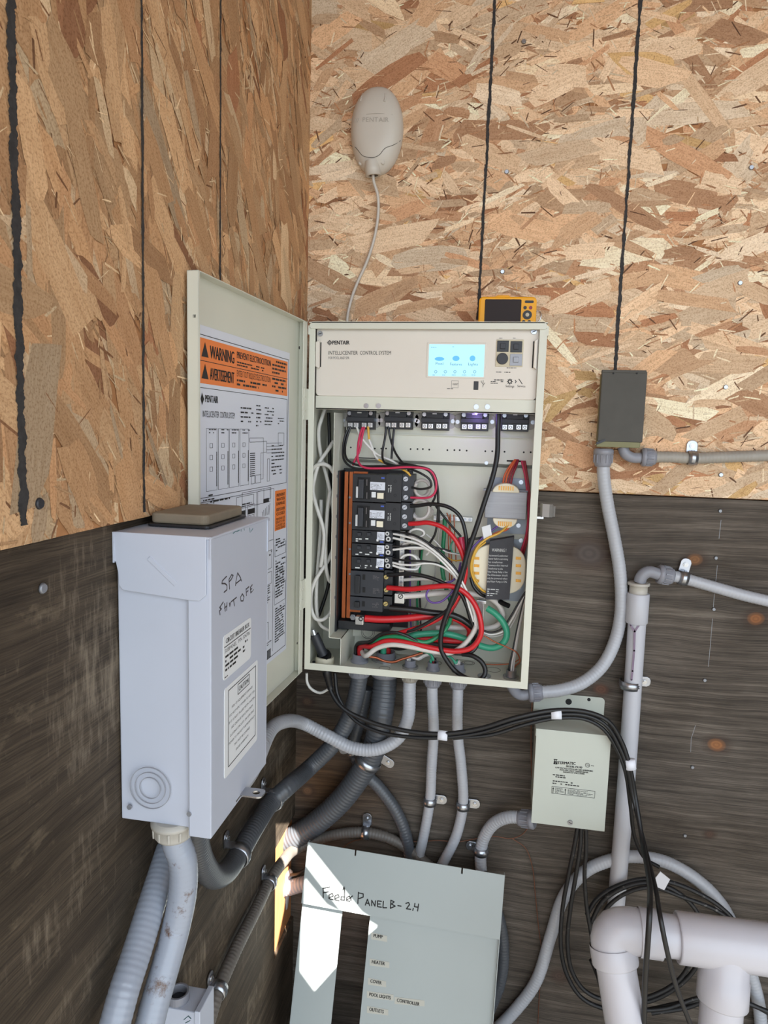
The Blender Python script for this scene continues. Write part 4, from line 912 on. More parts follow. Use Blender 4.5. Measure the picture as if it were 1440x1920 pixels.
# coiled neutral pigtails
def coil(label, cx, cy, rx, ry, turns, dx, m_='offwhite', r=.0030, y0=-.062, y1=-.088):
    P = []; n = int(turns*14)
    for i in range(n+1):
        t_ = i/n; a = t_*turns*2*math.pi; px, py = c2(cx+dx*(t_-.5)+rx*math.cos(a), cy+ry*math.sin(a)); P.append(at(px, py, y0+(y1-y0)*t_+.004*math.sin(a)))
    o = MB().tube(P, r, 8, step=.004).build('coiled_wire', K[m_]); return tag(o, label, 'wire', 'coiled white wires beside the breakers')
coil('open white coil beside the topmost tall breaker', 665, 160, 42, 45, 1.6, 10, 'offwhite', .0030)
coil('round white coil beside the second tall breaker', 660, 275, 52, 52, 2.3, -20, 'offwhite', .0032)
coil('tight stacked white coil beside the topmost twin breaker', 636, 402, 40, 22, 4.5, 6, 'white', .0022, -.066, -.090)
coil('flat white coil between the upper and middle twin breakers', 630, 470, 60, 18, 3, -30, 'offwhite', .0020)
coil('loose white coil beside the lowest twin breaker', 600, 560, 50, 42, 3, -16, 'white', .0022, -.066, -.092)
# thin verticals behind
for k, (lb_, m_, r, x) in enumerate((('thin purple wire dropping behind the neutral lug', 'purple', .0016, 602), ('thin green wire dropping behind the neutral lug', 'green', .0022, 640), ('thin dark wire dropping beside the green one', 'black', .0018, 655), ('thin grey wire dropping leftmost behind the neutral lug', 'greyw', .0014, 622))):
    wire3(lb_, m_, r, [(x+30*(k == 1),470,-.040),(x+14*(k == 1),600,-.036),(x,740,-.034),(x+2,840,-.034),(x+6,930,-.036)])
wire3('thin grey wire slanting from the coils to the lower left', 'greyw', .0014, [(760,360,-.05),(750,460,-.05),(742,540,-.048),(735,640,-.046),(700,760,-.044),(650,880,-.04)])
wire3('purple wire looped once in the middle of the cabinet', 'purple', .0020, [(875,560,-.088),(860,620,-.092),(830,660,-.098),(750,680,-.104),(700,710,-.108),(690,745,-.110),(715,775,-.112),(760,775,-.112),(805,745,-.110),(840,700,-.106),(870,640,-.10),(880,580,-.094)])
wire3('purple lead from the upper transformer into the bundle', 'purple', .0018, [(1085,358,-.070),(1040,390,-.076),(990,430,-.082),(940,480,-.088),(905,540,-.092),(880,610,-.094)])
wire3('yellow lead from the upper transformer sweeping round the lower one', 'yellow', .0022, [(1130,362,-.072),(1085,400,-.080),(1020,430,-.086),(970,470,-.088),(940,530,-.088),(930,590,-.086),(945,650,-.082),(985,705,-.076),(1012,722,-.07)])
wire3('second yellow lead hugging the left rim of the lower transformer', 'yellow', .0018, [(1010,450,-.080),(965,490,-.080),(940,560,-.078),(945,630,-.076),(968,670,-.074)])
wire3('orange lead stub bent under the upper transformer', 'orangew', .0018, [(1150,355,-.066),(1120,385,-.070),(1080,395,-.074),(1040,415,-.078)])
wire3('thin teal wire curving beneath the red sleeve', 'teal', .0016, [(880,420,-.06),(840,440,-.062),(822,470,-.064),(830,505,-.066),(870,515,-.07)])
wire3('thin white wire from the coils across to the red sleeve', 'white', .0015, [(690,410,-.07),(740,450,-.074),(790,500,-.078),(850,515,-.08),(885,520,-.082)])
wire3('thin yellow wire below the grounding bar', 'yellow', .0014, [(800,535,-.06),(840,550,-.064),(880,548,-.068)])
wire3('wide pinkish-red crimp sleeve at the top of the wire bundle', 'pink', .0062, [(876,424,-.094),(884,470,-.096),(886,500,-.098)], name='crimp_sleeve', cat='sleeve')
wire3('dark red wire running down inside the black bundle', 'darkred', .0036, [(886,500,-.094),(900,580,-.096),(890,680,-.094),(850,780,-.092),(800,850,-.09)])
wire3('thin black wire slanting from the tall breakers to the red sleeve', 'black', .0022, [(740,255,-.08),(790,320,-.084),(840,380,-.088),(876,420,-.092)])
wire3('thin black wire from the upper right of the bundle to a crimp', 'black', .0022, [(990,425,-.074),(960,432,-.078),(930,430,-.082),(905,450,-.088)])
wire3('black lead from the lower transformer curling beneath', 'black', .0034, [(930,640,-.078),(945,690,-.080),(980,730,-.078),(1010,745,-.07)])
wire3('short copper-ended black stub under the warning strip', 'black', .0050, [(1085,770,-.060),(1110,785,-.066),(1135,795,-.072)])
# upper loom between relays and the top breaker
def wl3(label, m_, r, pts): return wire(label, m_, r, pts, crop=False)
wl3('leftmost black wire of the first relay', 'black', .0022, [(655,800,-.064),(648,815,-.068),(643,840,-.076),(645,862,-.084),(660,876,-.092),(700,880,-.098),(760,878,-.102),(800,880,-.104),(814,900,-.104),(816,930,-.10),(806,950,-.096)])
wl3('second black wire of the first relay, close beside the leftmost', 'black', .0022, [(658,800,-.064),(652,816,-.068),(647,840,-.076),(650,860,-.084),(670,872,-.092),(720,874,-.098),(780,874,-.102),(810,884,-.104),(820,910,-.104),(821,960,-.10),(816,1000,-.094),(806,1018,-.088)])
wl3('pink wire of the first relay running across to the tall breaker', 'pink', .0022, [(680,801,-.064),(675,815,-.07),(671,840,-.080),(672,866,-.090),(682,876,-.098),(720,878,-.102),(770,876,-.104),(806,882,-.106),(817,900,-.106),(816,922,-.104),(806,932,-.102),(770,933,-.096)])
wl3('second pink wire of the first relay, short one', 'pink', .0022, [(683,801,-.064),(679,818,-.07),(674,845,-.078),(664,866,-.084),(662,872,-.088)])
wl3('white wire of the first relay slanting right', 'white', .0022, [(669,801,-.062),(676,818,-.066),(692,838,-.070),(708,852,-.074),(730,862,-.078),(748,872,-.082)])
wl3('yellow-ended white wire of the first relay', 'white', .0022, [(692,824,-.066),(698,840,-.070),(704,856,-.076),(712,864,-.080)])
wl3('short yellow wire on the first relay', 'yellow', .0023, [(690,800,-.062),(691,812,-.064),(692,824,-.066)])
wl3('yellow wire passing over the topmost tall breaker', 'yellow', .0022, [(710,862,-.080),(726,870,-.084),(746,876,-.09),(762,884,-.092),(770,892,-.09)])
wl3('left black wire of the second relay', 'black', .0022, [(724,800,-.064),(722,820,-.068),(717,850,-.076),(720,866,-.084),(740,873,-.092),(770,880,-.098),(790,888,-.102),(806,900,-.102),(808,912,-.100),(790,917,-.098),(772,914,-.094)])
wl3('middle black wire of the second relay', 'black', .0022, [(728,800,-.064),(732,822,-.066),(740,846,-.072),(750,862,-.080),(764,878,-.088),(772,890,-.09)])
wl3('right black wire of the second relay', 'black', .0022, [(739,802,-.064),(737,822,-.068),(735,845,-.074),(734,860,-.078)])
wl3('black wire lying along the top of the tall breaker', 'black', .0024, [(748,868,-.09),(780,874,-.098),(805,884,-.100),(818,905,-.098),(822,950,-.094),(823,980,-.09)])
# red loom on the right
for k, (lb_, m_) in enumerate((('leftmost orange lead into the upper transformer', 'orangew'), ('second orange lead into the upper transformer', 'orangew'), ('dark red lead beside the orange transformer leads', 'darkred'), ('rightmost red lead into the upper transformer', 'darkred'))):
    wl3(lb_, m_, .0019, [(966+2*k,862,-.044),(956+4*k,874,-.050),(946+5*k,892,-.056),(943+5*k,908,-.060)])
for k, (lb_, m_) in enumerate((('outermost red wire along the right cabinet wall', 'darkred'), ('middle red wire along the right cabinet wall', 'darkred'), ('innermost red wire along the right cabinet wall', 'pink'))):
    wl3(lb_, m_, .0019, [(984-3*k,864,-.044),(989-2*k,895,-.050),(993-2*k,930,-.052),(994-2*k,975,-.052),(990-2*k,1005,-.05),(984-3*k,1030,-.046),(978-3*k,1050,-.044)])
# right-hand bushing wires
for k, (lb_, m_, r, ex) in enumerate((('black wire rising from the right bushing to the wall clip', 'black', .0018, 0), ('white wire rising from the right bushing to the wall clip', 'offwhite', .0018, 4), ('grey wire rising from the right bushing to the wall clip', 'greyw', .0018, 8))):
    wire3(lb_, m_, r, [(1228,718+6*k,-.060),(1208+4*k,800,-.066),(1180+6*k,920,-.074),(1158+8*k,1030,-.084)], [bu('R',.02,-.004+.004*k), bu('R',-.004,-.004+.004*k)])
for k, (lb_, m_, r) in enumerate((('black wire arcing from the wall clip back to the clamp', 'black', .0018), ('white wire arcing from the wall clip back to the clamp', 'white', .0018), ('grey wire arcing low from the wall clip to the clamp', 'greyw', .0016))):
    wire3(lb_, m_, r, [(1228,716+8*k,-.060),(1190+5*k,775+10*k,-.064),(1140+8*k,860+14*k,-.068),(1095+8*k,920+12*k,-.070),(1040,938+12*k,-.07),(1000,930+10*k,-.07)])
# short wires rising from the small bushings
for k_, items in {'C': (('white wire curving out of the middle bushing', 'offwhite', .0026), ('grey wire curving out of the middle bushing', 'greyw', .0022)), 'D': (('green wire curving out of the fourth bushing', 'teal', .0026), ('red and dark wire curving out of the fourth bushing', 'darkred', .0018), ('black wire curving out of the fourth bushing', 'black', .0018)), 'E': (('green wire curving out of the fifth bushing', 'teal', .0024), ('pale wire curving out of the fifth bushing', 'offwhite', .0022))}.items():
    for j, (lb_, m_, r) in enumerate(items):
        b0 = bu(k_, -.004, .004*j-.004); b1 = bu(k_, .02, .004*j-.004)
        T_ = {'C': [(640,1080,-.085),(680,1060,-.082),(730,1052,-.078)], 'D': [(728,1090,-.085),(715,1060,-.083),(680,1042,-.080),(640,1036,-.078)], 'E': [(850,1110,-.085),(830,1080,-.083),(800,1062,-.08),(760,1050,-.078)]}[k_]
        P = [b0, b1]+[at(*c2(x+5*j, y+5*j), d) for x, y, d in T_]
        tag(MB().tube(P, r, 8, step=.003).build('wire', K[m_]), lb_, 'wire', 'wires in the control cabinet')
# paper tag on the transformer leads
tg = MB(); Ft_ = front(-.084); A_ = [Ft_.px(*c2(*q)) for q in ((1000,435),(1045,425),(1035,355),(988,370))]
tag(tg.prism(Ft_, A_, 0, .0006).build('wire_tag', K['stickw']), 'small white paper tag on the transformer leads', 'tag')
# ------------------------------------------------------------------ raceway contents
def c8(cx, cy): return 560+cx*.28125, 740+cy*.28125
def cable8(label, pts, r=.0037, m_='whitecable'):
    P = [at(*c8(x, y), d) for x, y, d in pts]
    return tag(MB().tube(P, r, 10, step=.004).build('cable', K[m_]), label, 'cable', 'white cables in the cabinet raceway')
cable8('white cable from the fascia coiling down the left raceway', [(190,60,-.07),(160,140,-.08),(135,230,-.085),(138,340,-.085),(155,430,-.08),(190,560,-.085),(215,680,-.085),(228,760,-.08),(232,860,-.07)])
cable8('white cable looping in the middle of the raceway', [(232,310,-.075),(195,370,-.085),(140,450,-.095),(105,560,-.100),(95,640,-.100),(120,750,-.104),(150,840,-.106),(168,920,-.106),(165,1020,-.104),(150,1130,-.10),(146,1145,-.098)])
cable8('white cable arching at the head of the raceway loop', [(95,620,-.090),(88,540,-.094),(108,480,-.098),(160,462,-.10),(205,480,-.098),(232,520,-.09)])
cable8('white cable with the long lower loop in the raceway', [(210,640,-.088),(195,740,-.092),(185,880,-.096),(178,1050,-.098),(185,1170,-.098),(205,1240,-.09),(225,1255,-.08)])
cable8('white cable crossing to the bottom loop of the raceway', [(232,1020,-.08),(205,1090,-.09),(160,1160,-.10),(110,1240,-.106),(82,1330,-.108),(85,1430,-.108),(115,1495,-.108),(160,1500,-.106),(200,1470,-.10),(228,1420,-.09)])
cable8('white cable straight down the raceway to the plug', [(150,700,-.07),(148,860,-.075),(140,1000,-.08),(128,1150,-.085),(118,1300,-.09),(122,1460,-.09),(150,1540,-.085),(205,1570,-.08)])
cable8('thin white cable deep at the left of the raceway', [(100,700,-.05),(105,900,-.05),(115,1050,-.05),(100,1200,-.055),(92,1350,-.06),(120,1500,-.06)], .0030)
cable8('black cable deep behind the white raceway loops', [(200,120,-.04),(205,300,-.04),(210,600,-.04),(205,900,-.04),(200,1250,-.04),(160,1400,-.045),(130,1480,-.05)], .0034, 'rubber')
# black plug and gland at the bottom of the raceway
q = at(*c8(175,1790), -.095); gl = thing('cable_gland', 'black plug and gland standing in the bottom of the raceway', 'cable gland', (q.x, q.y, ZB+.002))
MB().lathe((q.x, q.y, ZB+.0018), (0,0,1), [(0,.0185),(.010,.0185),(.012,.016)], 24).build('flange', K['cream'], gl)
a_ = at(*c8(165,1735), -.100); b_ = at(*c8(105,1600), -.104); c_ = at(*c8(92,1560), -.104)
MB().tube([V((q.x,q.y,ZB+.012)), a_], .0135, 14, smoothpath=False, step=.004, rib=.0012, pitch=.005).build('boot', K['rubber'], gl)
MB().tube([a_, b_], .0095, 14, smoothpath=False, step=.01).build('plug_body', K['blackp2'], gl)
MB().lathe(b_, c_-b_, [(0,.0062),(.010,.0055)], 14).build('ferrule', K['nickel'], gl)
for px in (100, 215):
    s_ = at(*c8(px,1805), -.10); MB().cyl(Fr((0,0,ZB+t),(1,0,0),(0,1,0)), s_.x, max(s_.y,-.125), .003, 0, .003, 8).build('flange_screw', K['blackp'], gl)
# ------------------------------------------------------------------ conduits, straps and fittings
def gland(o, ax, r, m_, parent, L=.030, name='connector', nut=True):
    ax = V(ax).normalized(); mb = MB()
    mb.lathe(o, ax, [(0,r*1.30),(.003,r*1.55),(L*.30,r*1.55),(L*.32,r*1.42),(L*.80,r*1.36),(L*.98,r*1.18),(L,r*1.02)], 24)
    tt = ax.orthogonal().normalized(); bb = ax.cross(tt)
    for i in range(12):
        a = i*math.pi/6; dv = tt*math.cos(a)+bb*math.sin(a); sv = ax.cross(dv); p = V(o)+dv*r*1.40
        mb.hexa([p+sv*-.0012+ax*L*.34, p+sv*.0012+ax*L*.34, p+sv*.0012+ax*L*.78, p+sv*-.0012+ax*L*.78, p+dv*.0016+sv*-.001+ax*L*.34, p+dv*.0016+sv*.001+ax*L*.34, p+dv*.0010+sv*.001+ax*L*.78, p+dv*.0010+sv*-.001+ax*L*.78])
    return mb.build(name, K[m_], parent)
def bushing(k, r, m_, ring, parent):
    x, y = BUSH[k]; mb = MB(); mb.lathe((x, y, ZB+t), (0,0,1), [(0,r*1.42),(.004,r*1.42),(.005,r*1.15),(.016,r*1.12),(.016,r*.9),(.004,r*.88)], 24, cap=False)
    mb.build('bushing', K[m_], parent)
    if ring:
        rn = MB(); rn.ring(Fr((0,0,ZB+t),(1,0,0),(0,1,0)), x, y, r*1.2, r*1.75, 0, .0045, 12); rn.build('locknut', K['nickel'], parent)
def conduit(label, m_, r, pts, rib=.0006, pitch=.0065, name='conduit', cat='conduit', n=18):
    P = [V(p) for p in pts]
    c = thing(name, label, cat, P[-1], 'grey conduits')
    MB().tube(P, r, n, rib=rib, pitch=pitch).build('tube', K[m_], c)
    return c
def under(k, dz): x, y = BUSH[k]; return V((x, y, ZB-dz))
def strap(label, o, axis, nrm, side, r, off, tab=.024, m_='zinc'):
    """one-hole strap: o on the tube's axis, nrm out of the wall, side towards the tab, off = axis height above the wall"""
    axis = V(axis).normalized(); nrm = V(nrm).normalized(); axis = (axis-nrm*axis.dot(nrm)).normalized()
    sd = nrm.cross(axis); 
    if sd.dot(V(side)) < 0: sd = -sd
    o = V(o); S = thing('conduit_strap', label, 'strap', o-nrm*off, 'conduit straps'); w = .0078; R0 = r+.0008; R1 = r+.0026
    vs = []; N = 14; mb = MB()
    prof = [(-w,R0),(-w,R1),(-w*.45,R1),(-w*.3,R1+.0014),(0,R1+.0004),(w*.3,R1+.0014),(w*.45,R1),(w,R1),(w,R0)]
    for i in range(N+1):
        a = math.radians(-20+240*i/N)      # starts beside the tab, runs over the front
        d = sd*math.cos(a)+nrm*math.sin(a)
        vs += [o+axis*p+d*q for p, q in prof]
    m_n = len(prof); fs = [(i*m_n+k, i*m_n+(k+1)%m_n, (i+1)*m_n+(k+1)%m_n, (i+1)*m_n+k) for i in range(N) for k in range(m_n)]
    fs += [tuple(range(m_n)), tuple(range(N*m_n, (N+1)*m_n))[::-1]]
    mb.add(vs, fs, True); mb.build('band', K[m_], S, recalc=True)
    Ft = Fr(o-nrm*(off-.0006), sd, nrm.cross(sd)); L0 = R0*.92
    pts = [(L0,-w*1.25),(L0+tab-.007,-w*1.25),(L0+tab-.002,-w*.9),(L0+tab,-w*.3),(L0+tab,w*.3),(L0+tab-.002,w*.9),(L0+tab-.007,w*1.25),(L0,w*1.25)]
    MB().prism(Ft, pts, 0, .0024).build('tab', K[m_], S, .0006)
    MB().fbox(Ft, R0*.9, R0*.9+.0022, -w, w, 0, max(.004, off)).build('web', K[m_], S)
    MB().cyl(Ft, L0+tab*.55, 0, .0048, .0024, .0040, 14).cyl(Ft, L0+tab*.55, 0, .0034, .0040, .0064, 6).build('screw', K['nickel'], S)
    return S
NB = V((0,-1,0)); NL = V((1,0,0))
# A: dark conduit from the cabinet to the grey box
XA = .0225
A = conduit('dark grey conduit bending from the cabinet along the left wall to the grey box', 'conduit_dark', .0163, [under('A',-.002), under('A',.035), at(655,1345,-.070), at(625,1395,-.075), at(580,1440,-.085), atx(540,1475,.045), atx(510,1503,XA), atx(478,1550,XA), atx(444,1608,XA), atx(425,1634,.026), atx(400,1643,.034), atx(378,1615,.044), atx(368,1580,.052), atx(364,1545,.058), atx(362,1520,.060)])
gland(under('A',-.001), (0,0,-1), .0163, 'fitting', A, .030); bushing('A', .0125, 'fitting', False, A)
strap('steel strap on the left wall where the dark conduit turns the corner', atx(512,1500,XA), atx(478,1550,XA)-atx(512,1500,XA), NL, (0,-1,.3), .0168, XA-.001)
strap('steel strap holding the dark conduit lower on the left wall', atx(447,1604,XA), atx(478,1550,XA)-atx(447,1604,XA), NL, (0,-1,.3), .0168, XA-.001)
# B: the big one leaving through the wall
B_ = conduit('thick dark ribbed conduit leaving through the cut-out in the left wall', 'conduit_dark', .0232, [under('B',-.002), under('B',.05), at(714,1345,-.065), at(702,1400,-.052), at(680,1445,-.042), at(640,1500,-.038), at(590,1545,-.036), at(548,1572,-.036), at(516,1592,-.036), V((-.025,-.036,at(505,1600,-.036).z-.01)), V((-.05,-.036,at(495,1606,-.036).z-.012))], rib=.0014, pitch=.0078, n=24)
gland(under('B',-.001), (0,0,-1), .0225, 'fitting', B_, .034); bushing('B', .017, 'fitting', True, B_)
strap('broad steel strap around the thick dark conduit on the back wall', at(690,1427,-.044), at(640,1500,-.038)-at(700,1405,-.05), NB, (1,0,.15), .0248, .043, .030)
# C
C_ = conduit('grey conduit swooping left from the cabinet to behind the grey box', 'conduit', .0122, [under('C',-.002), under('C',.04), at(764,1350,-.080), at(745,1385,-.085), at(705,1405,-.090), at(660,1402,-.092), at(615,1380,-.094), at(570,1357,-.10), atx(532,1353,.036), atx(508,1368,.032), V((.042,-.36,.785)), V((.054,-.45,.80)), V((.064,-.52,.835)), V((.066,-.535,.876))])
gland(under('C',-.001), (0,0,-1), .0122, 'conduit_tan', C_, .026); bushing('C', .0092, 'fitting', True, C_)
# D, E
D_ = conduit('left one of the two upright grey conduits strapped below the cabinet', 'conduit', .0104, [under('D',-.002), under('D',.04), at(813,1370,-.05), at(809,1440,-.028), at(806,1500,-.0155), at(796,1560,-.0145), at(784,1612,-.0145), at(772,1670,-.0145)], rib=.0004)
gland(under('D',-.001), (0,0,-1), .0118, 'fitting', D_, .032); bushing('D', .0092, 'fitting', False, D_)
E_ = conduit('right one of the two upright grey conduits strapped below the cabinet', 'conduit', .0104, [under('E',-.002), under('E',.04), at(858,1375,-.05), at(865,1440,-.028), at(868,1508,-.0155), at(856,1565,-.0145), at(832,1615,-.0145), at(800,1670,-.0145)], rib=.0004)
gland(under('E',-.001), (0,0,-1), .0118, 'fitting', E_, .032); bushing('E', .0092, 'fitting', False, E_)
strap('zinc strap on the left upright conduit below the cabinet', at(806,1502,-.0152), (0,0,1), NB, (1,0,0), .0108, .0130)
strap('zinc strap on the right upright conduit below the cabinet', at(868,1510,-.0152), (0,0,1), NB, (1,0,0), .0108, .0130)
# F: hidden behind A and B
F_ = conduit('grey conduit slanting out from behind the thick dark one', 'conduit_dark', .0124, [at(688,1290,-.026), at(676,1345,-.022), at(664,1400,-.0175), at(678,1442,-.0165), at(712,1478,-.0165), at(745,1525,-.0165), at(764,1580,-.0165), at(768,1650,-.0165)])
strap('zinc strap half hidden where the slanting conduit passes the thick one', at(664,1408,-.017), (.25,0,-1), NB, (-1,0,.2), .0128, .0150)
# G: arc behind the cover and down the left wall
XG = .014
G_ = conduit('dusty conduit arching behind the white cover and down the left wall', 'conduit_tan_shade', .0104, [at(835,1650,-.018), at(785,1607,-.016), at(735,1574,-.016), at(686,1561,-.016), at(640,1563,-.018), at(595,1574,-.024), at(555,1592,-.045), atx(530,1616,.020), atx(506,1652,XG), atx(480,1705,XG), atx(440,1785,XG), atx(408,1860,XG), atx(388,1925,XG)], rib=.0007)
strap('zinc strap at the crown of the arching conduit', at(686,1561,-.0155), (1,0,0), NB, (0,0,1), .0110, .0135, .026)
strap('steel strap on the left wall below the cut-out', atx(505,1655,XG), atx(480,1705,XG)-atx(505,1655,XG), NL, (0,-1,.3), .0112, XG-.001, .022)
strap('lowest steel strap on the left wall, above the small grey box', atx(409,1857,XG), atx(440,1785,XG)-atx(409,1857,XG), NL, (0,-1,.3), .0112, XG-.001, .022)
# H: stub at the cut-out
H_ = conduit('short sunlit ribbed conduit stub at the wall cut-out', 'conduit_sky', .0150, [at(650,1648,-.040), at(610,1650,-.042), at(575,1656,-.042), at(545,1664,-.040), at(520,1672,-.036), V((-.03,-.034,at(510,1680,-.03).z))], rib=.0010, pitch=.0075)
pv = MB(); q0 = at(537,1635,-.028); q1 = at(528,1700,-.028); pv.tube([q0, (q0+q1)/2, q1], .014, 16); tag(pv.build('pvc_coupling', K['pvc']), 'short white pipe end in the wall cut-out', 'pipe')
tag(MB().tube([at(545,1641,-.045), at(560,1637,-.055), at(590,1620,-.05)], .0035, 8).build('cable', K['rubber']), 'short black cable poking out at the wall cut-out', 'cable')
# I: from the cabinet's lower right corner to the dark junction box
eb = BUSH['R']; z0 = ZB
EI = at(1000,1298,-.075)
I_ = conduit('long grey conduit curving up from the cabinet corner to the dark junction box', 'conduit', .0116, [at(1012,1298,-.075), at(1045,1295,-.068), at(1090,1281,-.05), at(1128,1250,-.03), at(1152,1205,-.018), at(1164,1150,-.016), at(1163,1080,-.016), at(1152,1010,-.018), at(1140,950,-.024), at(1132,895,-.030), at(1131,862,-.030)], rib=.0005)
el = MB(); el.tube([V((eb[0], eb[1], ZB+.004)), V((eb[0], eb[1], ZB-.008)), at(972,1302,-.08), at(985,1303,-.077), at(995,1299,-.075)], .0100, 14, step=.004); el.build('elbow', K['fitting'], I_)
gland(at(990,1299,-.076), at(1045,1296,-.068)-at(990,1299,-.076), .0116, 'fitting', I_, .027); bushing('R', .0088, 'zinc', True, I_)
gland(at(1132,841,-.030), (0,0,-1), .0118, 'fitting', I_, .034)
# J
J_ = conduit('dusty grey conduit running right from the dark junction box', 'conduit_tan', .0100, [at(1222,857,-.016), at(1260,857,-.013), at(1297,859,-.0125), at(1360,857,-.0125), at(1440,854,-.0125), at(1520,851,-.0125), at(1520,851,-.0125)+V((.5,0,.0)), at(1520,851,-.0125)+V((1.5,0,-.02))], rib=.0006)
el = MB(); el.tube([at(1168,838,-.028), at(1172,850,-.028), at(1186,858,-.024), at(1206,858,-.018)], .0098, 14, step=.004); el.build('elbow', K['fitting'], J_)
gland(at(1202,857,-.018), (1,0,0), .0112, 'fitting', J_, .026)
strap('zinc strap on the conduit beside the dark junction box', at(1298,859,-.0128), (1,0,0), NB, (0,0,1), .0106, .0105, .022)
# K: white riser with its elbow and conduit
RZ = thing('pvc_riser', 'upright white pipe with purple primer stain strapped to the back wall', 'pipe', at(1150,1720,-.03))
yk = -.026
pp = MB(); pp.tube([at(1195,1160,yk), at(1176,1440,yk), at(1153,1725,yk)], .0166, 22, step=.02); pp.build('pipe', K['pvcpipe'], RZ)
ct = at(1197,1112,yk); cb = at(1193,1168,yk); ax = (cb-ct).normalized()
MB().lathe(ct, ax, [(0,.0190),(.002,.0205),((cb-ct).length-.002,.0205),((cb-ct).length,.0185)], 24).build('coupling', K['pvcpipe'], RZ)
nt_ = MB(); nt_.lathe(at(1198,1092,yk), ax, [(0,.0185),(.001,.0200),(.005,.0200),(.006,.0165),(.022,.0165),(.023,.0190),(.026,.0190)], 20)
nt_.build('adapter', K['fitting_tan'], RZ)
pm = MB(); Fpm = front(yk-.0168); pm.strokes(Fpm, [[(1182,1172),(1190,1184),(1198,1172)], [(1190,1184),(1189,1220),(1186,1258),(1184,1275)]], .0036, 0, .0004); K['primer'] = mat('purple_primer', (122,104,124), .6); pm.build('primer_stain', K['primer'], RZ)
el = MB(); el.tube([at(1199,1092,yk), at(1204,1079,yk), at(1216,1072,yk), at(1236,1077,yk)], .0112, 16, step=.004); el.build('elbow', K['fitting'], RZ)
K_ = conduit('grey conduit sloping right from the top of the white pipe', 'conduit', .0104, [at(1252,1078,-.018), at(1280,1084,-.0145), at(1330,1098,-.0135), at(1390,1115,-.0135), at(1440,1127,-.0135), at(1520,1146,-.0135), at(1520,1146,-.0135)+V((.4,0,-.1)), at(1520,1146,-.0135)+V((1.5,0,-.25))], rib=.0005)
gland(at(1233,1076,-.022), at(1290,1086,-.015)-at(1233,1076,-.022), .0118, 'fitting', K_, .029)
strap('rusty zinc strap on the conduit by the white pipe elbow', at(1281,1084,-.0148), (1,0,-.2), NB, (0,0,1), .0108, .0125, .026)
strap('zinc strap around the white upright pipe', at(1181,1283,yk), (0,0,1), NB, (1,0,0), .0170, .0245, .026)
# L: conduit of the low voltage transformer
L_ = conduit('grey conduit bending down from the low-voltage transformer box', 'conduit', .0118, [at(985,1534,-.055), at(955,1532,-.045), at(925,1545,-.03), at(906,1575,-.018), at(901,1605,-.016), at(903,1640,-.016), at(908,1690,-.016)], rib=.0006)
gland(at(1003,1537,-.060), at(955,1532,-.045)-at(1003,1537,-.060), .0118, 'fitting', L_, .034)
strap('zinc strap on the conduit below the low-voltage transformer box', at(902,1595,-.0165), (0,0,1), NB, (-1,0,.1), .0122, .0145, .020)
# M and the second loop behind the cover
M_ = conduit('long grey conduit arching high behind the black cables and white pipes', 'conduit', .0118, [at(915,1945,-.016), at(965,1895,-.016), at(1005,1840,-.016), at(1034,1750,-.018), at(1058,1680,-.02), at(1100,1632,-.02), at(1160,1609,-.018), at(1192,1606,-.018), at(1250,1617,-.018), at(1310,1652,-.018), at(1355,1700,-.018), at(1395,1790,-.018), at(1420,1870,-.018), at(1430,1950,-.018)], rib=.0005)
M2 = conduit('grey conduit bulging out past the right edge of the white cover', 'conduit_dark', .0118, [at(905,1640,-.035), at(925,1690,-.032), at(940,1740,-.03), at(944,1790,-.03), at(938,1840,-.03), at(915,1900,-.03)], rib=.0004)
# N, O below the grey box
N_ = conduit('mud-splashed conduit hanging from the front of the grey breaker box', 'conduit_muddy', .0163, [atz(325,1535,.874), atz(325,1535,.874)+V((.004,0,-.03)), atx(342,1610,.068), atx(343,1670,.068), atx(330,1740,.062), atx(308,1820,.058), atx(288,1890,.056), atx(272,1960,.056)], rib=.0003)
q = atz(325,1535,.874); gland(q+V((0,0,.002)), (0,0,-1), .0163, 'fitting_tan', N_, .024)
O_ = conduit('pale grey conduit leaning behind the mud-splashed one', 'conduit_sky', .0163, [atx(318,1590,.020), atx(302,1640,.024), atx(280,1710,.03), atx(255,1790,.034), atx(232,1860,.036), atx(205,1960,.036)], rib=.0004)
# ------------------------------------------------------------------ grey breaker box on the left wall
GX, GY0, GY1, GZ0, GZ1 = .1125, -.684, -.507, .8735, 1.2105
gb = thing('breaker_box', 'light grey metal breaker box marked SPA SHUT OFF on the left wall', 'breaker box', (.001, -.6, GZ0))
MB().box(.0015, .088, GY0+.002, GY1-.002, GZ0+.002, GZ1-.004).build('body', K['greybox'], gb, .0015)
fc = MB(); fc.box(GX-.0018, GX, GY0, GY1, GZ0-.006, GZ1-.003); fc.box(.0865, GX, GY0-.0016, GY0, GZ0-.006, GZ1-.003); fc.box(.0865, GX, GY1, GY1+.0016, GZ0-.006, GZ1-.003); fc.box(.092, GX, GY0, GY1, GZ0-.006, GZ0-.0044)
cover_g = fc.build('front_cover', K['greybox'], gb, .0010)
FGf = front(GY0-.0018); FGr = Fr((GX,0,0), (0,1,0), (0,0,1))
hd = MB(); hd.box(-.0005+.001, GX+.002, GY0-.004, GY1, GZ1-.003, GZ1)
hood = hd.build('rain_hood', K['greybox'], gb, .0012)
hf = MB(); F0 = front(GY0-.0026)
hf.prism(F0, [(.0035,GZ1-.0325),(.0065,GZ1-.047),(.0065,GZ1-.058),(.011,GZ1-.064),(.088,GZ1-.070),(.100,GZ1-.070),(.1085,GZ1-.063),(.1085,GZ1),(.0015,GZ1),(.0015,GZ1-.0325)], 0, .0016)
hf.build('hood_flap', K['greybox'], hood, .0006)
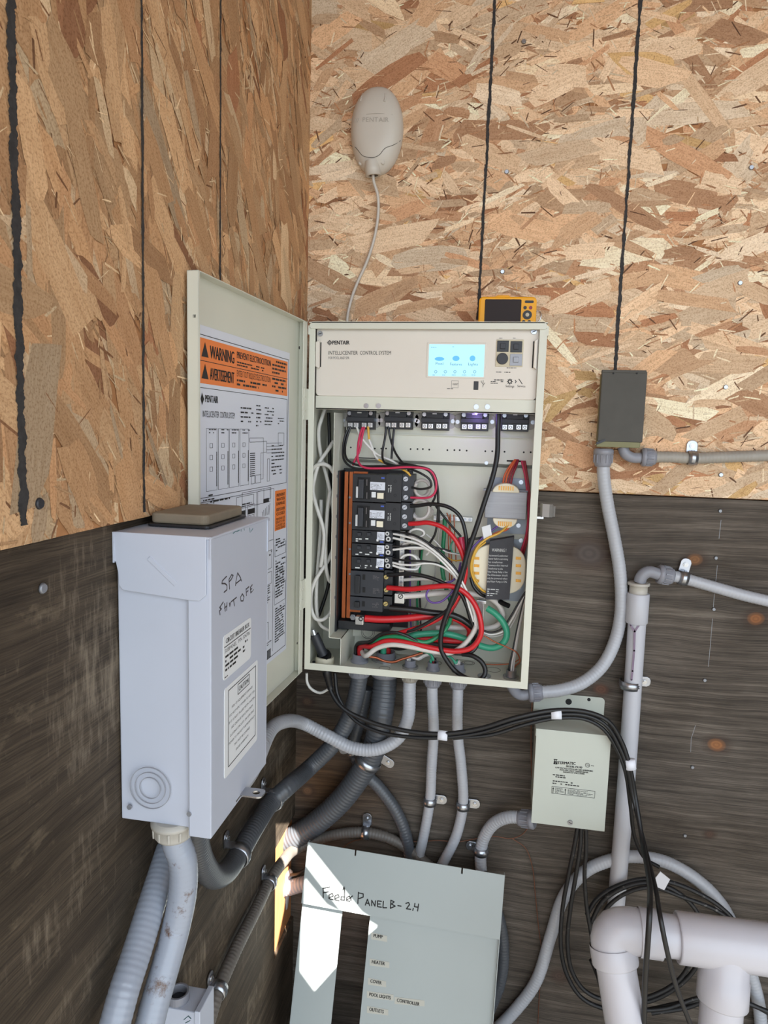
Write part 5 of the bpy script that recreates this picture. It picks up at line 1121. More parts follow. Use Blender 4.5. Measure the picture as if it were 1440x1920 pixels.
Fhp = FGf.sh(.0024); p0, p1 = Fhp.px(279,1046), Fhp.px(330,1096); MB().seg(Fhp, *p0, *p1, .0050, -.001, .0009).build('pressed_rib', K['greybox'], hood, .0004)
for bb_ in ((GX, GX+.0016, GY0-.004, GY0+.004, GZ1-.024, GZ1), (.0008, .0022, GY0-.0055, GY0-.002, GZ1-.034, GZ1), (GX, GX+.0014, GY1-.003, GY1, GZ1-.045, GZ1)): MB().box(*bb_).build('hood_ear', K['greybox'], hood)
# seam on the front face, knockout and rivets
MB().fbox(FGf, .0862, .0870, GZ0-.004, GZ1-.068, .0000, .0004).build('seam', K['seamgrey'], gb)
a, b = FGf.px(281, 1478)
for rr in (.0125, .0185, .0245): MB().ring(FGf, a, b, rr-.0003, rr+.0003, -.0012, .0004, 40).build('knockout_ring', K['seamgrey'], gb)
for px, py in ((243,1513),(355,1526)):
    a, b = FGf.px(px, py); MB().cyl(FGf, a, b, .0028, -.001, .0014, 12).build('rivet', K['steel'], gb)
# stickers on the cover
def sticker(name, P, r):
    Q = [FGr.px(*q) for q in P]; a0 = (Q[0][0]+Q[3][0])/2; a1 = (Q[1][0]+Q[2][0])/2; b1 = (Q[0][1]+Q[1][1])/2; b0 = (Q[2][1]+Q[3][1])/2
    MB().prism(FGr, rrect(a0, a1, b0, b1, r), 0, .0005).build(name, K['stickw'], gb); return a0, a1, b0, b1
a0, a1, b0, b1 = sticker('circuit_sticker', [(418,1190),(470,1160),(470,1237),(418,1273)], .005)
FG1 = FGr.sh(.0006); w = a1-a0; h = b1-b0; tt = MB()
tt.text(FG1, 'CIRCUIT BREAKER BOX', a0+w*.08, b1-h*.20, h*.11, w*.84, 0, 0, True); tt.seg(FG1, a0+w*.03, b1-h*.26, a1-w*.03, b1-h*.26, .0008)
tt.text(FG1, 'SUBPANEL', a0+w*.05, b1-h*.40, h*.09, w*.40, 0); tt.text(FG1, 'P/N 304706', a0+w*.52, b1-h*.40, h*.09, w*.42, 0)
tt.micro(FG1, a0+w*.06, b0+h*.16, w*.88, h*.40, 4, 5, 0, .5); tt.micro(FG1, a0+w*.04, b0+h*.03, w*.16, h*.05, 1, 6, 0); tt.build('sticker_print', K['ink'], gb)
a0, a1, b0, b1 = sticker('caution_sticker', [(419,1290),(482,1240),(482,1385),(421,1462)], .004)
w = a1-a0; h = b1-b0; tt = MB(); tt.frame(FG1, a0+w*.10, a1-w*.07, b0+h*.09, b1-h*.05, .0007)
tt.frame(FG1, a0+w*.37, a0+w*.72, b1-h*.20, b1-h*.08, .0007); tt.text(FG1, 'CAUTION', a0+w*.40, b1-h*.17, h*.055, w*.29, 0, 0, True)
for k, s_ in enumerate(('RISK OF EQUIPMENT DAMAGE', 'DO NOT APPLY POWER TO HOT TUB', 'IF IT IS NOT FILLED WITH WATER.', 'ANY DAMAGE RESULTING FROM', 'CLOSING CIRCUITS OR APPLYING', 'POWER TO THE HOT TUB PREMATURELY', 'MAY NOT BE COVERED', 'UNDER WARRANTY.')):
    ww = min(.78, .026*len(s_)); tt.text(FG1, s_, a0+w*.515, b1-h*(.285+.077*k), h*.027, w*ww, 0, 0, False, 'c')
tt.build('sticker_print', K['ink'], gb)
# hand lettering
hw = MB()
def k4(L): return [[(380+x/12, 1040+y/12) for x, y in l] for l in L]
hw.strokes(FGr, k4([[(535,490),(440,590),(430,650),(500,650),(545,690),(545,790),(480,845)], [(590,560),(605,770)], [(590,560),(650,450),(685,470),(640,560),(600,600)], [(740,690),(745,600),(785,410)], [(785,410),(850,520),(870,590)], [(745,650),(860,560)],
    [(460,1070),(380,1190),(420,1220),(375,1270),(390,1350)], [(490,1100),(505,1270)], [(545,1080),(540,1250)], [(490,1200),(545,1150)], [(600,1090),(610,1160),(625,1080)], [(640,1060),(760,960)], [(690,1010),(715,1150)],
    [(890,880),(850,960),(860,1040),(910,1040),(930,950),(890,880)], [(975,770),(985,920)], [(975,780),(1040,720)], [(980,850),(1020,810)], [(1070,740),(1080,860)], [(1070,740),(1115,680)], [(1075,790),(1105,760)], [(1080,860),(1115,820)], [(1135,790),(1140,795)]]), .0016, 0, .0002)
hw.build('hand_lettering', K['inkfade'], gb)
ht = MB(); ht.strokes(FGr, [[(437,1000),(442,996)], [(443,997),(449,994)], [(452,996),(452,989)], [(458,994),(457,986)], [(467,984),(473,981)], [(468,990),(469,998)], [(471,996),(474,991)]], .0011, 0, .0002); ht.build('ink_scrawl', K['inkteal'], gb)
# hasp
hz = atx(465,1472,GX).z; hy = atx(455,1472,GX).y
hs = MB(); Fh = Fr((GX-.002, hy, hz), (1,0,0), (0,1,0))
pts = rrect(0, .030, -.010, .010, .006); inner = [(.020+.0048*math.cos(-2*math.pi*i/16), .0044*math.sin(-2*math.pi*i/16)) for i in range(16)]
bmh = bmesh.new(); ee = []
for lp in (pts, inner):
    vv = [bmh.verts.new(Fh.p(a, b, 0)) for a, b in lp]
    for i in range(len(vv)): ee.append(bmh.edges.new((vv[i], vv[(i+1)%len(vv)])))
bmesh.ops.triangle_fill(bmh, edges=ee, use_beauty=True)
meh = bpy.data.meshes.new('hasp'); bmh.to_mesh(meh); bmh.free(); meh.materials.append(K['nickel']); oh = bpy.data.objects.new('hasp', meh); COL.objects.link(oh); oh.parent = gb; oh.matrix_parent_inverse = gb.matrix_basis.inverted()
md = oh.modifiers.new('s', 'SOLIDIFY'); md.thickness = .002
MB().fbox(FGr, hy-.022, hy+.012, hz-.001, hz+.0005, 0, .0006).build('hasp_slot', K['groove'], gb)
# weathered lid resting on top
zl = GZ1+.001
L4 = [atz(251,986,zl), atz(396,991,zl), atz(458,969,zl), atz(345,962,zl)]
x0 = min(.006, L4[0].x); x0 = .004; x1 = L4[1].x; y0 = (L4[0].y+L4[1].y)/2; y1 = L4[2].y
ld = thing('hub_cover', 'weathered taupe flat cover lying on the grey breaker box', 'cover plate', ((x0+x1)/2, (y0+y1)/2, zl))
x0 = .014
FLd = Fr((0,0,zl), (1,0,0), (0,1,0))
MB().prism(FLd, rrect(x0, x1, y0, y1, .006), 0, .0030).build('gasket', K['blackp'], ld, .0006)
MB().prism(FLd, rrect(x0+.002, x1-.004, y0+.004, y1-.003, .008), .0030, .0150).build('plate', K['lidtop'], ld, .0025)
# small grey box at the bottom left
sb_ = thing('outlet_box', 'small grey box with open round hub at the bottom left', 'box', atx(340,1960,.0))
q0 = atx(312,1880,.006); q1 = atx(392,1880,.030)
xs = .048; ya = atx(300,1900,.01).y; yb = at(388,1900,atx(392,1878,xs).y).y; zt2 = atx(350,1880,.03).z
ya = atx(318,1888,.012).y; yb = atx(390,1888,xs).y
MB().box(.001, xs, ya, yb, zt2-.12, zt2).build('body', K['greybox'], sb_, .0015)
MB().box(xs, xs+.008, ya-.002, yb+.002, zt2-.12, zt2+.004).build('cover', K['greybox'], sb_, .001)
hb = MB(); Fz = Fr((0,0,zt2), (1,0,0), (0,1,0)); q = atz(320,1898,zt2); q = V((min(max(q.x,.016),.034), min(max(q.y,ya+.016),yb-.014), zt2))
hb.ring(Fz, q.x, q.y, .0115, .0150, 0, .012, 28); hb.build('hub', K['fitting'], sb_, .0008); MB().cyl(Fz, q.x, q.y, .0112, 0, .0006, 24).build('hub_bore', K['blackp2'], sb_)
sm_ = MB(); Fz1 = Fr((0,0,zt2+.0004), (1,0,0), (0,1,0)); sm_.strokes(Fz1, [[(345,1912),(352,1906)], [(348,1918),(356,1914)], [(353,1905),(358,1910)]], .0012, 0, .0003); sm_.build('ink_scrawl', K['inkteal'], sb_)
# ------------------------------------------------------------------ low voltage transformer box
yI = -.100
FI = front(yI)
ia0, ib1 = FI.px(1006,1366); ia1, _ = FI.px(1146,1380); _, ib0 = FI.px(1070,1548); ib1 = (FI.px(1006,1366)[1]+FI.px(1146,1380)[1])/2
im = thing('transformer_box', 'cream low-voltage pool light transformer box on the plywood', 'transformer box', ((ia0+ia1)/2, -.001, ib0))
MB().box(ia0+.002, ia1-.002, yI+.002, -.001, ib0+.002, ib1-.002).build('body', K['beige2'], im, .001)
lid = MB(); lid.fbox(FI, ia0, ia1, ib0-.003, ib1, 0, .0016); lid.fbox(FI, ia0-.0012, ia1+.0012, ib1-.001, ib1+.0006, -.09, .0016); lid.fbox(FI, ia0-.0012, ia0, ib1-.014, ib1, -.09, .0016); lid.fbox(FI, ia1, ia1+.0012, ib1-.014, ib1, -.09, .0016)
lid.build('front_cover', K['beige2'], im, .0008)
mt = MB(); Fm = front(-.0012); ma0 = Fm.px(1000,1325)[0]; ma1 = Fm.px(1133,1325)[0]; mb1 = Fm.px(1110,1306)[1]
mt.prism(Fm, rrect(ma0, ma1, ib1-.02, mb1, .008), 0, .002); mt.build('mounting_tab', K['beige2'], im, .0006)
for px, py, rr in ((1066,1315,.0062),(1104,1311,.0034)): a, b = Fm.px(px, py); MB().cyl(Fm, a, b, rr, .002, .0024, 18).build('mounting_hole', K['slot'], im)
FI2 = FI.sh(.0018); tt = MB()
def kI(x, y): return 1000+x*.1406, 1290+y*.1406
def ti(s_, x0, y0, x1, y1, h, bold=False): tt.textpx(FI2, s_, kI(x0,y0), kI(x1,y1), h*.1406, bold=bold)
ti('INTERMATIC', 272, 1010, 560, 1024, 36, True); tt.strokes(FI2, [[kI(275,950),kI(318,954)], [kI(285,952),kI(288,1012)], [kI(304,952),kI(306,1012)], [kI(270,1010),kI(318,1014)]], .0013)
ti('MODEL PX100', 438, 1056, 650, 1072, 26, True); ti('LOW VOLTAGE LANDSCAPE AND SUBMERSIBLE', 292, 1068, 795, 1118, 19, True); ti('POOL/SPA LIGHT TRANSFORMER', 352, 1098, 732, 1138, 19, True); ti('RAINPROOF ENCLOSURE', 400, 1128, 682, 1155, 19, True)
for x0, y0, x1, s_ in ((258,1160,580,71),(255,1185,665,72),(258,1245,780,73),(255,1275,735,74)):
    a, b = FI2.px(*kI(x0,y0)); a1_, b1_ = FI2.px(*kI(x1, y0+(x1-x0)*.1)); tt.micro(FI2, a, (b+b1_)/2-.0008, a1_-a, .0026, 1, s_, 0, .8)
a_, b_ = FI2.px(*kI(242,1390)); c_, d_ = FI2.px(*kI(818,1470)); e_ = FI2.px(*kI(242,1305))[1]; tt.frame(FI2, a_, c_, (b_+d_)/2-.001, (e_+d_+.0135)/2, .0006)
zt1 = (e_+d_+.0135)/2; zb1 = (b_+d_)/2
for x in (265, 428):
    a, _ = FI2.px(*kI(x,1350)); tt.seg(FI2, a, zb1, a, zt1-.004, .0010); tt.prism(FI2, [(a-.0016,zt1-.005),(a+.0016,zt1-.005),(a,zt1-.0015)], 0, .0003)
a, _ = FI2.px(*kI(290,1350)); tt.micro(FI2, a, zb1+.0004, .016, .0105, 5, 81, 0, .45); a, _ = FI2.px(*kI(460,1350)); tt.micro(FI2, a, zb1+.0004, .046, .0105, 5, 82, 0, .45)
a, b = FI2.px(*kI(722,1030)); tt.ring(FI2, a, b, .0034, .0042, 0, .0003, 20); tt.text(FI2, 'CSA', a-.0026, b-.0012, .0026, .0054, .0001); a, b = FI2.px(*kI(770,1040)); tt.micro(FI2, a, b, .009, .0014, 1, 83, 0, .8)
tt.build('printing', K['ink'], im)
a, b = FI.px(1069,1541); MB().cyl(FI, a, b, .0048, .0016, .004, 16).build('cover_screw', K['zinc'], im); MB().seg(FI, a-.003, b+.001, a+.003, b-.001, .001, .004, .0042).build('screw_slot', K['slot'], im)
# ------------------------------------------------------------------ dark junction box
yJ = -.050; FJ = front(yJ)
ja0 = FJ.px(1124,770)[0]; ja1 = FJ.px(1209,770)[0]; jb1 = FJ.px(1170,696)[1]; jb0 = FJ.px(1160,839)[1]
jb = thing('junction_box', 'weathered dark grey junction box on the OSB right of the cabinet', 'junction box', ((ja0+ja1)/2, -.001, jb0))
MB().box(ja0+.003, ja1-.002, yJ+.006, -.0025, jb0+.001, jb1-.002).build('body', K['jboxrim'], jb, .002)
MB().fbox(FJ, ja0, ja1, jb0+.010, jb1, -.008, 0).build('lid', K['jbox'], jb, .0018)
MB().fbox(FJ, ja0, ja1-.002, jb1-.003, jb1+.002, -.010, .0010).build('lid_lip', K['jbox'], jb, .0008)
MB().fbox(FJ, ja0-.001, ja1-.004, jb0, jb0+.011, -.012, -.002).build('lower_rim', K['jboxrim'], jb, .0012)
for px, py in ((1150,700),(1194,700)): a, b = FJ.px(px, py); MB().cyl(FJ, a, b, .0016, .0010, .0013, 10).build('lid_hole', K['slot'], jb)
a, b = FJ.px(1127,829); MB().seg(FJ, a-.008, b-.003, a+.007, b+.004, .004, -.002, .0012).build('lid_clip', K['blackp'], jb)
# ------------------------------------------------------------------ cover panel leaning below the cabinet
cv = thing('dead_front_cover', 'pale metal cover panel with cut-out and labels leaning under the cabinet', 'cover panel', FC.p(cw/2, -.5, 0))
fold = FC.px(575,1692)[1]; foldr = FC.px(941,1766)[1]; fz = (fold+foldr)/2
bot = -((TL.z-FLOOR-.002)/abs(FC.v.z))
c0a, c0t = FC.px(640,1712); c1a, _ = FC.px(692,1722); ct_ = (FC.px(640,1712)[1]+FC.px(692,1722)[1])/2
cbz = bot+.07
def q4(mb, a0, a1, b0, b1, d0, d1): mb.fbox(FC, a0, a1, b0, b1, d0, d1)
up = MB(); s1, _ = FC.px(666,1605); s2, _ = FC.px(866,1637); sw = .0016; sh_ = .011
xs_ = [0, s1-sw, s1+sw, s2-sw, s2+sw, cw]
q4(up, 0, cw, fz, -sh_, -.0012, .0004)
for i in (0, 2, 4): q4(up, xs_[i], xs_[i+1], -sh_, 0, -.0012, .0004)
up.build('upper_plate', K['cover'], cv)
lo = MB(); q4(lo, 0, cw, ct_, fz+.001, -.0130, -.0116); q4(lo, 0, c0a, cbz, ct_, -.0130, -.0116); q4(lo, c1a, cw, cbz, ct_, -.0130, -.0116); q4(lo, 0, cw, bot, cbz, -.0130, -.0116)
lo.build('lower_plate', K['cover'], cv)
for q_ in ((-.0008, .0006, bot, fz, -.022, -.0116), (cw-.0006, cw+.0008, bot, 0, -.014, .0002), (-.0008, .0006, fz, 0, -.014, .0002)): fl = MB(); q4(fl, *q_); fl.build('side_flange', K['cover'], cv)
Fc1 = FC.sh(.0005); hw = MB()
hw.strokes(Fc1, [[(606,1665),(606,1683)], [(605,1666),(618,1663)], [(606,1674),(616,1672)],
    [(617,1683),(625,1680),(623,1675),(617,1678),(617,1685),(625,1687)], [(628,1685),(636,1682),(634,1677),(628,1680),(628,1687),(636,1689)], [(646,1665),(646,1688),(639,1687),(640,1681),(646,1682)], [(643,1669),(645,1663)], [(650,1687),(657,1684),(655,1680),(650,1683),(650,1689),(656,1690)], [(658,1689),(658,1682),(661,1680)],
    [(672,1673),(671,1694)], [(672,1674),(681,1676),(681,1682),(673,1685)], [(685,1697),(689,1686),(693,1698)], [(686,1693),(692,1694)], [(697,1698),(697,1688),(703,1699),(704,1689)], [(715,1690),(708,1689),(708,1700),(715,1701)], [(708,1695),(713,1695)], [(719,1690),(718,1702),(725,1702)],
    [(733,1688),(732,1703)], [(733,1688),(739,1691),(734,1695),(741,1699),(732,1703)], [(746,1698),(752,1699)], [(761,1694),(766,1692),(768,1696),(762,1704),(770,1705)], [(775,1703),(774,1707)], [(778,1694),(777,1700),(784,1701)], [(785,1695),(783,1708)]], .0022, 0, .0002)
hw.build('hand_lettering', K['ink'], cv)
Fc2 = FC.sh(-.0114); lt_ = MB(); 
for s_, x0, y0, x1, y1, bx1 in (('PUMP',700,1757,717,1760,726),('HEATER',697,1806,721,1810,730),('COVER',694,1842,715,1846,724),('POOL LIGHTS',692,1867,732,1874,738),('CONTROLLER',744,1878,786,1886,796),('OUTLETS',692,1895,719,1900,728)):
    lt_.textpx(Fc2.sh(.0003), s_, (x0,y0), (x1,y1), 6.5, bold=True)
    A = [Fc2.px(*q) for q in ((x0-4,y0+4),(bx1,y0+9),(bx1,y0-2),(x0-4,y0-9))]; MB().prism(Fc2, A, 0, .0002).build('label_tape', K['tapegrey'], cv)
lt_.build('label_print', K['ink'], cv)
# ------------------------------------------------------------------ antenna
a0, b0 = FB.px(704,246); q = at(704,246,-.02)
an = thing('wireless_transceiver', 'oval warm grey wireless transceiver screwed high on the OSB', 'transceiver', (q.x, -.002, q.z))
Rx, Rz, Dp = .0505, .0790, .034
vs = []; N1, N2 = 40, 14
def anr(th): # outline, slightly squarer than an ellipse, narrower at the bottom
    c, s = math.cos(th), math.sin(th); e = .88
    return Rx*math.copysign(abs(c)**e, c)*(1-.05*(s < 0)*abs(s)), Rz*math.copysign(abs(s)**.95, s)
mb = MB(); zc = q.z+.0045; xc = q.x
for j in range(N2+1):
    f = j/N2; sc_ = math.cos(f*math.pi/2)**.55 if j < N2 else 0.0; dpt = .003+(Dp-.003)*math.sin(f*math.pi/2)
    for i in range(N1):
        x, z = anr(2*math.pi*i/N1); vs.append((xc+x*sc_, -.002-dpt, zc+z*sc_))
base = [(xc+anr(2*math.pi*i/N1)[0], -.002, zc+anr(2*math.pi*i/N1)[1]) for i in range(N1)]
allv = base+vs; fs = [(j*N1+i, j*N1+(i+1)%N1, (j+1)*N1+(i+1)%N1, (j+1)*N1+i) for j in range(N2+1) for i in range(N1)]
mb.add(allv, fs, True); body = mb.build('housing', K['antenna'], an, recalc=True)
def on_an(px, py):
    """point on the front of the dome under a photograph position"""
    d = ray(px, py); best = None
    for k in range(400):
        tq = (-.06-CAM.y)/d.y+(k/400)*(.058/d.y); p = CAM+d*tq; rr = math.hypot((p.x-xc)/Rx, (p.z-zc)/Rz)
        if rr < 1:
            f = math.acos(min(1, max(0, rr))**(1/.55))/(math.pi/2); surf = -.002-(.003+(Dp-.003)*math.sin(f*math.pi/2))
            if p.y >= surf: return V((p.x, surf-.0002, p.z))
    return CAM+d*((-.012-CAM.y)/d.y)
sm_ = MB(); sm_.tube([on_an(*p) for p in ((656,272),(660,274),(667,277),(673,284),(680,292),(690,295),(702,295),(712,290),(719,281),(724,277),(738,272),(751,264))], .0006, 6, step=.003); sm_.build('lid_seam', K['groove'], an)
for x0 in (678, 723):
    MB().tube([on_an(x0+ (3 if x0 < 700 else 0), 176), on_an(x0,183), on_an(x0-2,191)], .0022, 8, step=.002).build('screw_post', K['antenna'], an)
for x0, y0 in ((676,306),(718,305)):
    p = on_an(x0, y0); MB().lathe(p, (0,-1,0), [(-.004,.0036),(.0012,.0036),(.0014,.0024)], 14).build('screw_well', K['antenna'], an)
nk0 = at(697,308,-.022); nk1 = at(699,330,-.020); MB().lathe(nk0+V((0,0,.006)), (nk1-nk0), [(0,.013),(.012,.0145),((nk1-nk0).length+.006,.0150),((nk1-nk0).length+.0061,.0105),((nk1-nk0).length+.002,.0100)], 22, cap=False).build('cable_socket', K['antenna'], an)
MB().lathe(nk1+V((0,0,.004)), (0,0,-1), [(0,.0102),(.002,.0102)], 18).build('socket_plug', K['rubber'], an)
pe = MB()
lo_ = [on_an(*p) for p in ((666,217),(690,214),(715,213),(736,215))]; pe.tube(lo_, .0004, 5, step=.003)
xx = 680.0
for ch in 'PENTAIR':
    vs_, fs_, w_, h_ = glyphs(ch); kq = .0085/.7; p = on_an(xx, 229)
    pe.add([(p.x+x*kq, on_an(xx+x*kq*900, 229-y*kq*900).y-.0004, p.z+y*kq) for x, y in vs_], fs_)
    xx += (w_+.16)*kq*930
for k in range(3): pe.tube([on_an(664+3*k,230), on_an(667+3*k,222)], .0004, 5, step=.002)
K['emboss'] = mat('embossed_grey', (166,160,150), .5); pe.build('embossed_name', K['emboss'], an)
P = [nk1+V((0,0,.003)), at(701,342,-.018), at(708,365,-.014), at(709,400,-.010), at(702,445,-.008), at(688,490,-.007), at(670,530,-.007), at(659,560,-.008), at(652,590,-.010), at(650,612,-.012)]
tag(MB().tube(P, .0030, 10, step=.005).build('cable', K['antenna']), 'thin pale cable hanging from the wireless transceiver to the cabinet top', 'cable')
# ------------------------------------------------------------------ yellow camera on top of the cabinet
cz = ZT+.0015
pL = at(898,590,-.055); pR = at(1005,590,-.055)
cF = Fr(V(((pL.x+pR.x)/2, -.062, cz)), (1,.04,0), (.03,.10,1)); CW = .104; CH = .0575
ca = thing('compact_camera', 'amber rugged compact camera standing on the cabinet, screen forward', 'camera', cF.o)
MB().prism(cF, rrect(-CW/2, CW/2, 0, CH, .008), -.022, 0).build('body', K['amber'], ca, .003)
MB().prism(cF, [(-.028,CH-.001),(.006,CH-.001),(.002,CH+.0035),(-.018,CH+.0035)], -.018, -.004).build('top_hump', K['amber'], ca, .0012)
MB().prism(cF, [(.012,CH-.001),(.034,CH-.001),(.034,CH+.0012),(.012,CH+.0012)], -.014, -.006).build('shutter_button', K['blackp'], ca)
MB().prism(cF, rrect(-.041, .0245, .004, .0520, .002), -.001, .0008).build('screen', K['screen_off'], ca, .0004)
def cbtn(n_, a, b, r_, m_, h=.0012): MB().cyl(cF, a, b, r_, -.001, h, 18).build(n_, K[m_], ca)
MB().prism(cF, rrect(.0305, .0465, .0455, .0500, .002), -.001, .0008).build('grip_pad', K['blackp2'], ca)
cbtn('button', .0315, .0370, .0030, 'blackp2'); cbtn('record_button', .0415, .0370, .0030, 'darkred'); cbtn('dial', .0360, .0240, .0082, 'blackp'); cbtn('dial_centre', .0360, .0240, .0034, 'stamp', .0020); cbtn('button', .0300, .0115, .0030, 'blackp2'); cbtn('button', .0400, .0115, .0030, 'blackp2')
MB().tube([cF.p(CW/2-.001,.034,-.01), cF.p(CW/2+.007,.032,-.009), cF.p(CW/2+.009,.024,-.008), cF.p(CW/2+.006,.015,-.009), cF.p(CW/2-.001,.012,-.01)], .0014, 8, step=.002).build('strap_loop', K['nickel'], ca)
# ------------------------------------------------------------------ white pool pipes
yP = -.330
e0 = at(1172,1742,yP); hR = at(1500,1789,yP); hx = (hR-e0).normalized()
d1 = at(1173,1925,yP-.035); v0 = at(1149,1775,yP-.004); vx = (d1-v0).normalized()
pr_, fr_ = .0300, .0352
pi = thing('pool_pipe', 'white PVC pool pipe with elbow and tee in the lower right', 'pipe', d1)
ec = v0-vx*.046
cen = ec  # corner where the two axes meet
hx0 = at(1215,1749,yP)
hx = (at(1440,1779,yP)-hx0).normalized()
pts = [v0+vx*.002, v0-vx*.010, ec.lerp(v0, .45).lerp(ec+hx*.03, .18), ec.lerp(v0,.25).lerp(ec+hx*.05,.45), ec+hx*.045+V((0,0,.0)), ec+hx*.062]
def arc(p0, t0, p1, t1, n=10):
    L = (p1-p0).length*.55; out = []
    for i in range(n+1):
        s = i/n; out.append(p0*(1-s)**3+(p0+t0*L)*3*s*(1-s)**2+(p1-t1*L)*3*s*s*(1-s)+p1*s**3)
    return out
h0 = at(1205,1748,yP)
MB().tube(arc(v0, -vx, h0, hx), .0330, 26, smoothpath=False, step=.008).build('elbow', K['pvc'], pi)
MB().lathe(v0-vx*.004, vx, [(0,.0345),(.002,fr_),(.026,fr_),(.028,.0345),(.028,pr_)], 28, cap=False).build('elbow_socket', K['pvc'], pi)
MB().lathe(h0-hx*.006, hx, [(0,.0345),(.002,fr_*.985),(.030,fr_*.985),(.032,.0350),(.032,pr_)], 28, cap=False).build('elbow_socket', K['pvc'], pi)
MB().lathe(v0+vx*.01, vx, [(0,pr_),(.5,pr_)], 28).build('pipe', K['pvc'], pi)
t0_ = at(1270,1757,yP); t1_ = at(1560,1795,yP)
MB().lathe(h0, hx, [(0,pr_),((t0_-h0).length+.02,pr_)], 28).build('pipe', K['pvc'], pi)
MB().lathe(t0_, hx, [(-.001,.0345),(.0,.0355),(.001,.0362),(.13,.0362),(.132,.035)], 30).build('tee', K['pvc'], pi)
bc = at(1362,1770,yP); bd = (at(1352,1900,yP-.02)-bc).normalized()
MB().lathe(bc, bd, [(0,.034),(.045,.0345),(.048,.0362),(.082,.0362),(.084,.035),(.084,pr_)], 30, cap=False).build('tee_branch', K['pvc'], pi)
MB().lathe(bc+bd*.06, bd, [(0,pr_),(.5,pr_)], 28).build('pipe', K['pvc'], pi)
MB().lathe(hx*.11+t0_, hx, [(0,pr_),(.35,pr_)], 28).build('pipe', K['pvc'], pi)
# ------------------------------------------------------------------ black cables
def bcable(label, pts, r=.0042, m_='rubber', group='black cables'):
    P = [at(*p) for p in pts]
    return tag(MB().tube(P, r, 10, step=.006).build('cable', K[m_]), label, 'cable', group)
head = [(612,1262,-.11),(618,1290,-.115)]
bcable('upper black cable drooping from the cabinet across to the transformer box', head+[(640,1325,-.125),(690,1352,-.13),(760,1370,-.135),(830,1376,-.138),(900,1366,-.14),(970,1345,-.142),(1040,1332,-.138),(1100,1335,-.13),(1140,1352,-.125),(1165,1390,-.12),(1180,1435,-.12),(1192,1500,-.12),(1205,1580,-.16),(1218,1660,-.30),(1218,1710,-.385),(1215,1760,-.395),(1210,1830,-.385),(1207,1930,-.375)])
bcable('lower black cable drooping beside the upper one', [(628,1262,-.105),(634,1305,-.11)]+[(665,1350,-.12),(710,1372,-.128),(770,1382,-.133),(830,1383,-.136),(900,1374,-.138),(970,1353,-.14),(1040,1340,-.137),(1100,1342,-.13),(1136,1360,-.125),(1160,1398,-.12),(1176,1440,-.12),(1188,1500,-.12),(1210,1590,-.16),(1230,1670,-.30),(1238,1720,-.385),(1250,1780,-.395),(1268,1850,-.385),(1300,1935,-.375)], .0036)
bcable('third black cable bundled under the drooping pair', [(850,1384,-.132),(920,1378,-.134),(980,1360,-.134),(1040,1347,-.132),(1095,1348,-.125),(1130,1366,-.12),(1155,1402,-.116),(1172,1445,-.116),(1182,1510,-.10),(1190,1570,-.08),(1210,1610,-.06),(1235,1625,-.05)], .0036)
for lb_, px, py, y, d in (('white tape flag on the drooping cables left of the transformer box', 830, 1379, -.137, (1,0,-.02)), ('white tape flag on the cables above the transformer box', 1043, 1339, -.137, (1,0,.1)), ('white tape band where the cables turn down beside the pipe', 1182, 1433, -.120, (.2,0,-1))):
    c = at(px, py, y); ax = V(d).normalized(); mb = MB(); sd = ax.cross(V((0,1,0))).normalized()
    for f in (-1,): 
        pass
    prof = [(sd*(.0095*math.cos(k*math.pi/8)) + V((0,-1,0))*(.0068*math.sin(k*math.pi/8))) for k in range(16)]
    vs = [c+ax*s_*.0090+p for s_ in (-1, 1) for p in prof]; mb.add(vs, [(k, (k+1)%16, 16+(k+1)%16, 16+k) for k in range(16)]+[tuple(range(16))[::-1], tuple(range(16,32))], True)
    tag(mb.build('tape_flag', K['tape'], recalc=True), lb_, 'tape', 'white tape on the cables')
c = at(1236,1651,-.075); Fq = Fr(c, (1,0,-.2), (.1,-.1,1)); tag(MB().prism(Fq, [(-.018,-.012),(.014,-.016),(.017,.010),(-.004,.020),(-.008,.004)], 0, .0012).build('tape_flag', K['tape']), 'torn white tape flag on the coiled cables', 'tape', 'white tape on the cables')
# cables under the transformer box, coiled on the wall behind the pipes
ct3 = ['left', 'second', 'third', 'right']
bcable('leftmost dusty cable hanging from the transformer box', [(1084,1545,-.06),(1078,1580,-.06),(1066,1640,-.055),(1054,1710,-.05),(1052,1780,-.05),(1064,1830,-.05),(1090,1870,-.05),(1130,1890,-.05),(1200,1895,-.05),(1280,1880,-.05),(1360,1870,-.05),(1450,1900,-.05)], .0042, 'dustyrubber')
bcable('second dusty cable hanging from the transformer box', [(1090,1545,-.062),(1088,1585,-.062),(1080,1640,-.06),(1070,1700,-.056),(1064,1770,-.054),(1074,1825,-.054),(1100,1860,-.054),(1150,1878,-.054),(1220,1868,-.054),(1275,1835,-.05),(1300,1780,-.05),(1285,1730,-.05)], .0042, 'dustyrubber')
bcable('right dusty cable hanging from the transformer box', [(1098,1545,-.065),(1099,1590,-.065),(1096,1640,-.064),(1100,1700,-.062),(1110,1760,-.062),(1118,1810,-.062),(1128,1850,-.060),(1170,1888,-.06),(1240,1892,-.056),(1320,1870,-.05),(1400,1880,-.05),(1450,1905,-.05)], .0040, 'dustyrubber')
bcable('outer turn of the dusty cable coil on the plywood', [(1100,1715,-.05),(1120,1685,-.05),(1160,1660,-.05),(1210,1648,-.05),(1260,1655,-.05),(1310,1675,-.05),(1350,1700,-.05),(1378,1730,-.05),(1390,1780,-.05),(1370,1840,-.05),(1300,1885,-.045),(1220,1900,-.045)], .0042, 'dustyrubber')
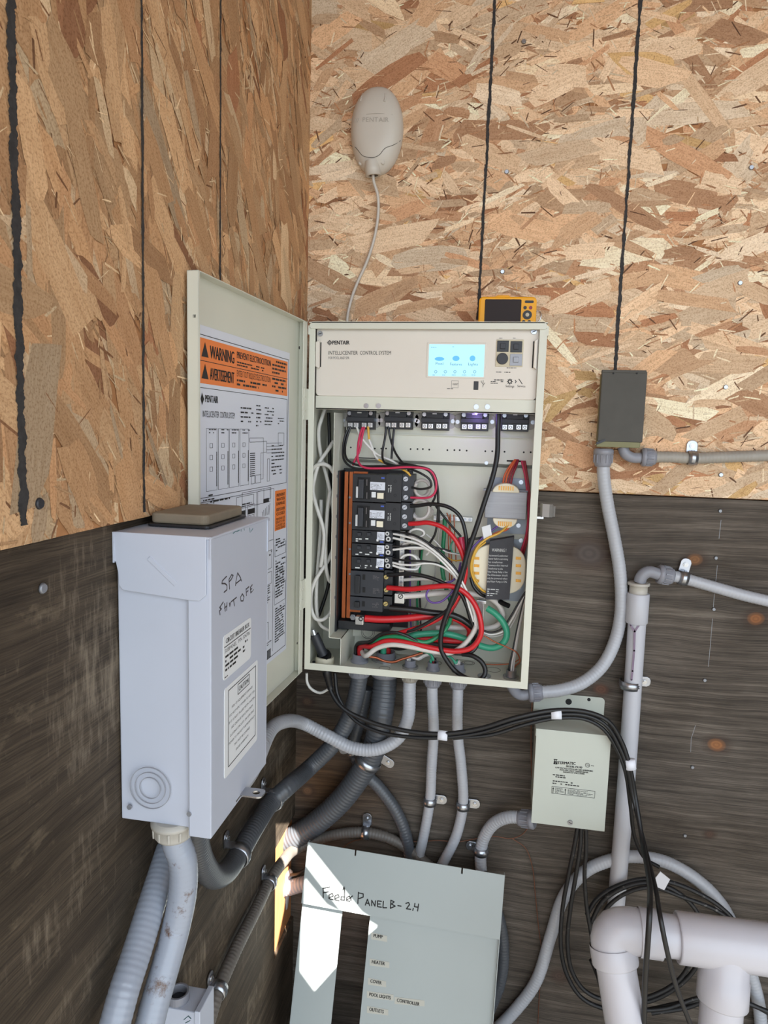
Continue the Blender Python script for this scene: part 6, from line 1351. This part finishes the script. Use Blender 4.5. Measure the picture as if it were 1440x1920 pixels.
bcable('middle turn of the dusty cable coil on the plywood', [(1108,1730,-.056),(1130,1690,-.056),(1170,1664,-.056),(1215,1655,-.056),(1262,1668,-.056),(1300,1700,-.054),(1318,1740,-.054),(1312,1800,-.05),(1270,1850,-.05),(1200,1880,-.05),(1140,1860,-.05),(1108,1800,-.054)], .0042, 'dustyrubber')
bcable('inner turn of the dusty cable coil on the plywood', [(1118,1745,-.062),(1140,1700,-.062),(1180,1672,-.062),(1225,1664,-.062),(1280,1682,-.058),(1340,1705,-.056),(1385,1735,-.054),(1450,1770,-.05)], .0038, 'dustyrubber')
bcable('thin white cable loop hanging below the cabinet left corner', [(575,1262,-.10),(576,1280,-.10),(584,1292,-.10),(600,1299,-.10),(616,1292,-.105)], .0028, 'whitecable')
sr = at(614,1272,-.112); tag(MB().lathe(at(612,1258,-.112), (at(622,1300,-.115)-at(612,1258,-.112)), [(0,.0085),(.010,.0085),(.011,.0072),(.018,.0078),(.019,.0064),(.026,.0070),(.027,.0056),(.036,.0060)], 16).build('strain_relief', K['rubber']), 'ribbed black strain relief under the left corner of the cabinet', 'strain relief')
# bonding wires on the plywood
def bond(label, pts, r=.0011): 
    return tag(MB().tube([at(*p) for p in pts], r, 8, step=.006).build('bonding_wire', K['dullcopper']), label, 'wire', 'bare copper bonding wires')
bond('bare copper wire descending left of the transformer box', [(998,1310,-.03),(996,1360,-.02),(996,1420,-.012),(998,1470,-.010),(1000,1520,-.012),(984,1560,-.010),(960,1572,-.008),(925,1568,-.008),(890,1573,-.008),(860,1578,-.006),(820,1576,-.006),(780,1578,-.006),(700,1572,-.006),(660,1578,-.006),(640,1592,-.01)])
bond('bare copper wire dropping down the plywood right of the cover', [(960,1572,-.006),(985,1590,-.006),(998,1625,-.006),(1004,1680,-.006),(1010,1740,-.006),(1016,1790,-.006),(1012,1850,-.006),(1008,1930,-.006)], .0010)

# joined print and strokes are too small to pick apart one by one
for o in bpy.data.objects:
    if o.type == 'MESH' and o.parent and any(w in o.name for w in ('print', 'lettering', 'scrawl', 'screen_text', 'subtitle', 'embossed', 'winding', 'bobbin_slot', 'reset_outline')): o['kind'] = 'stuff'
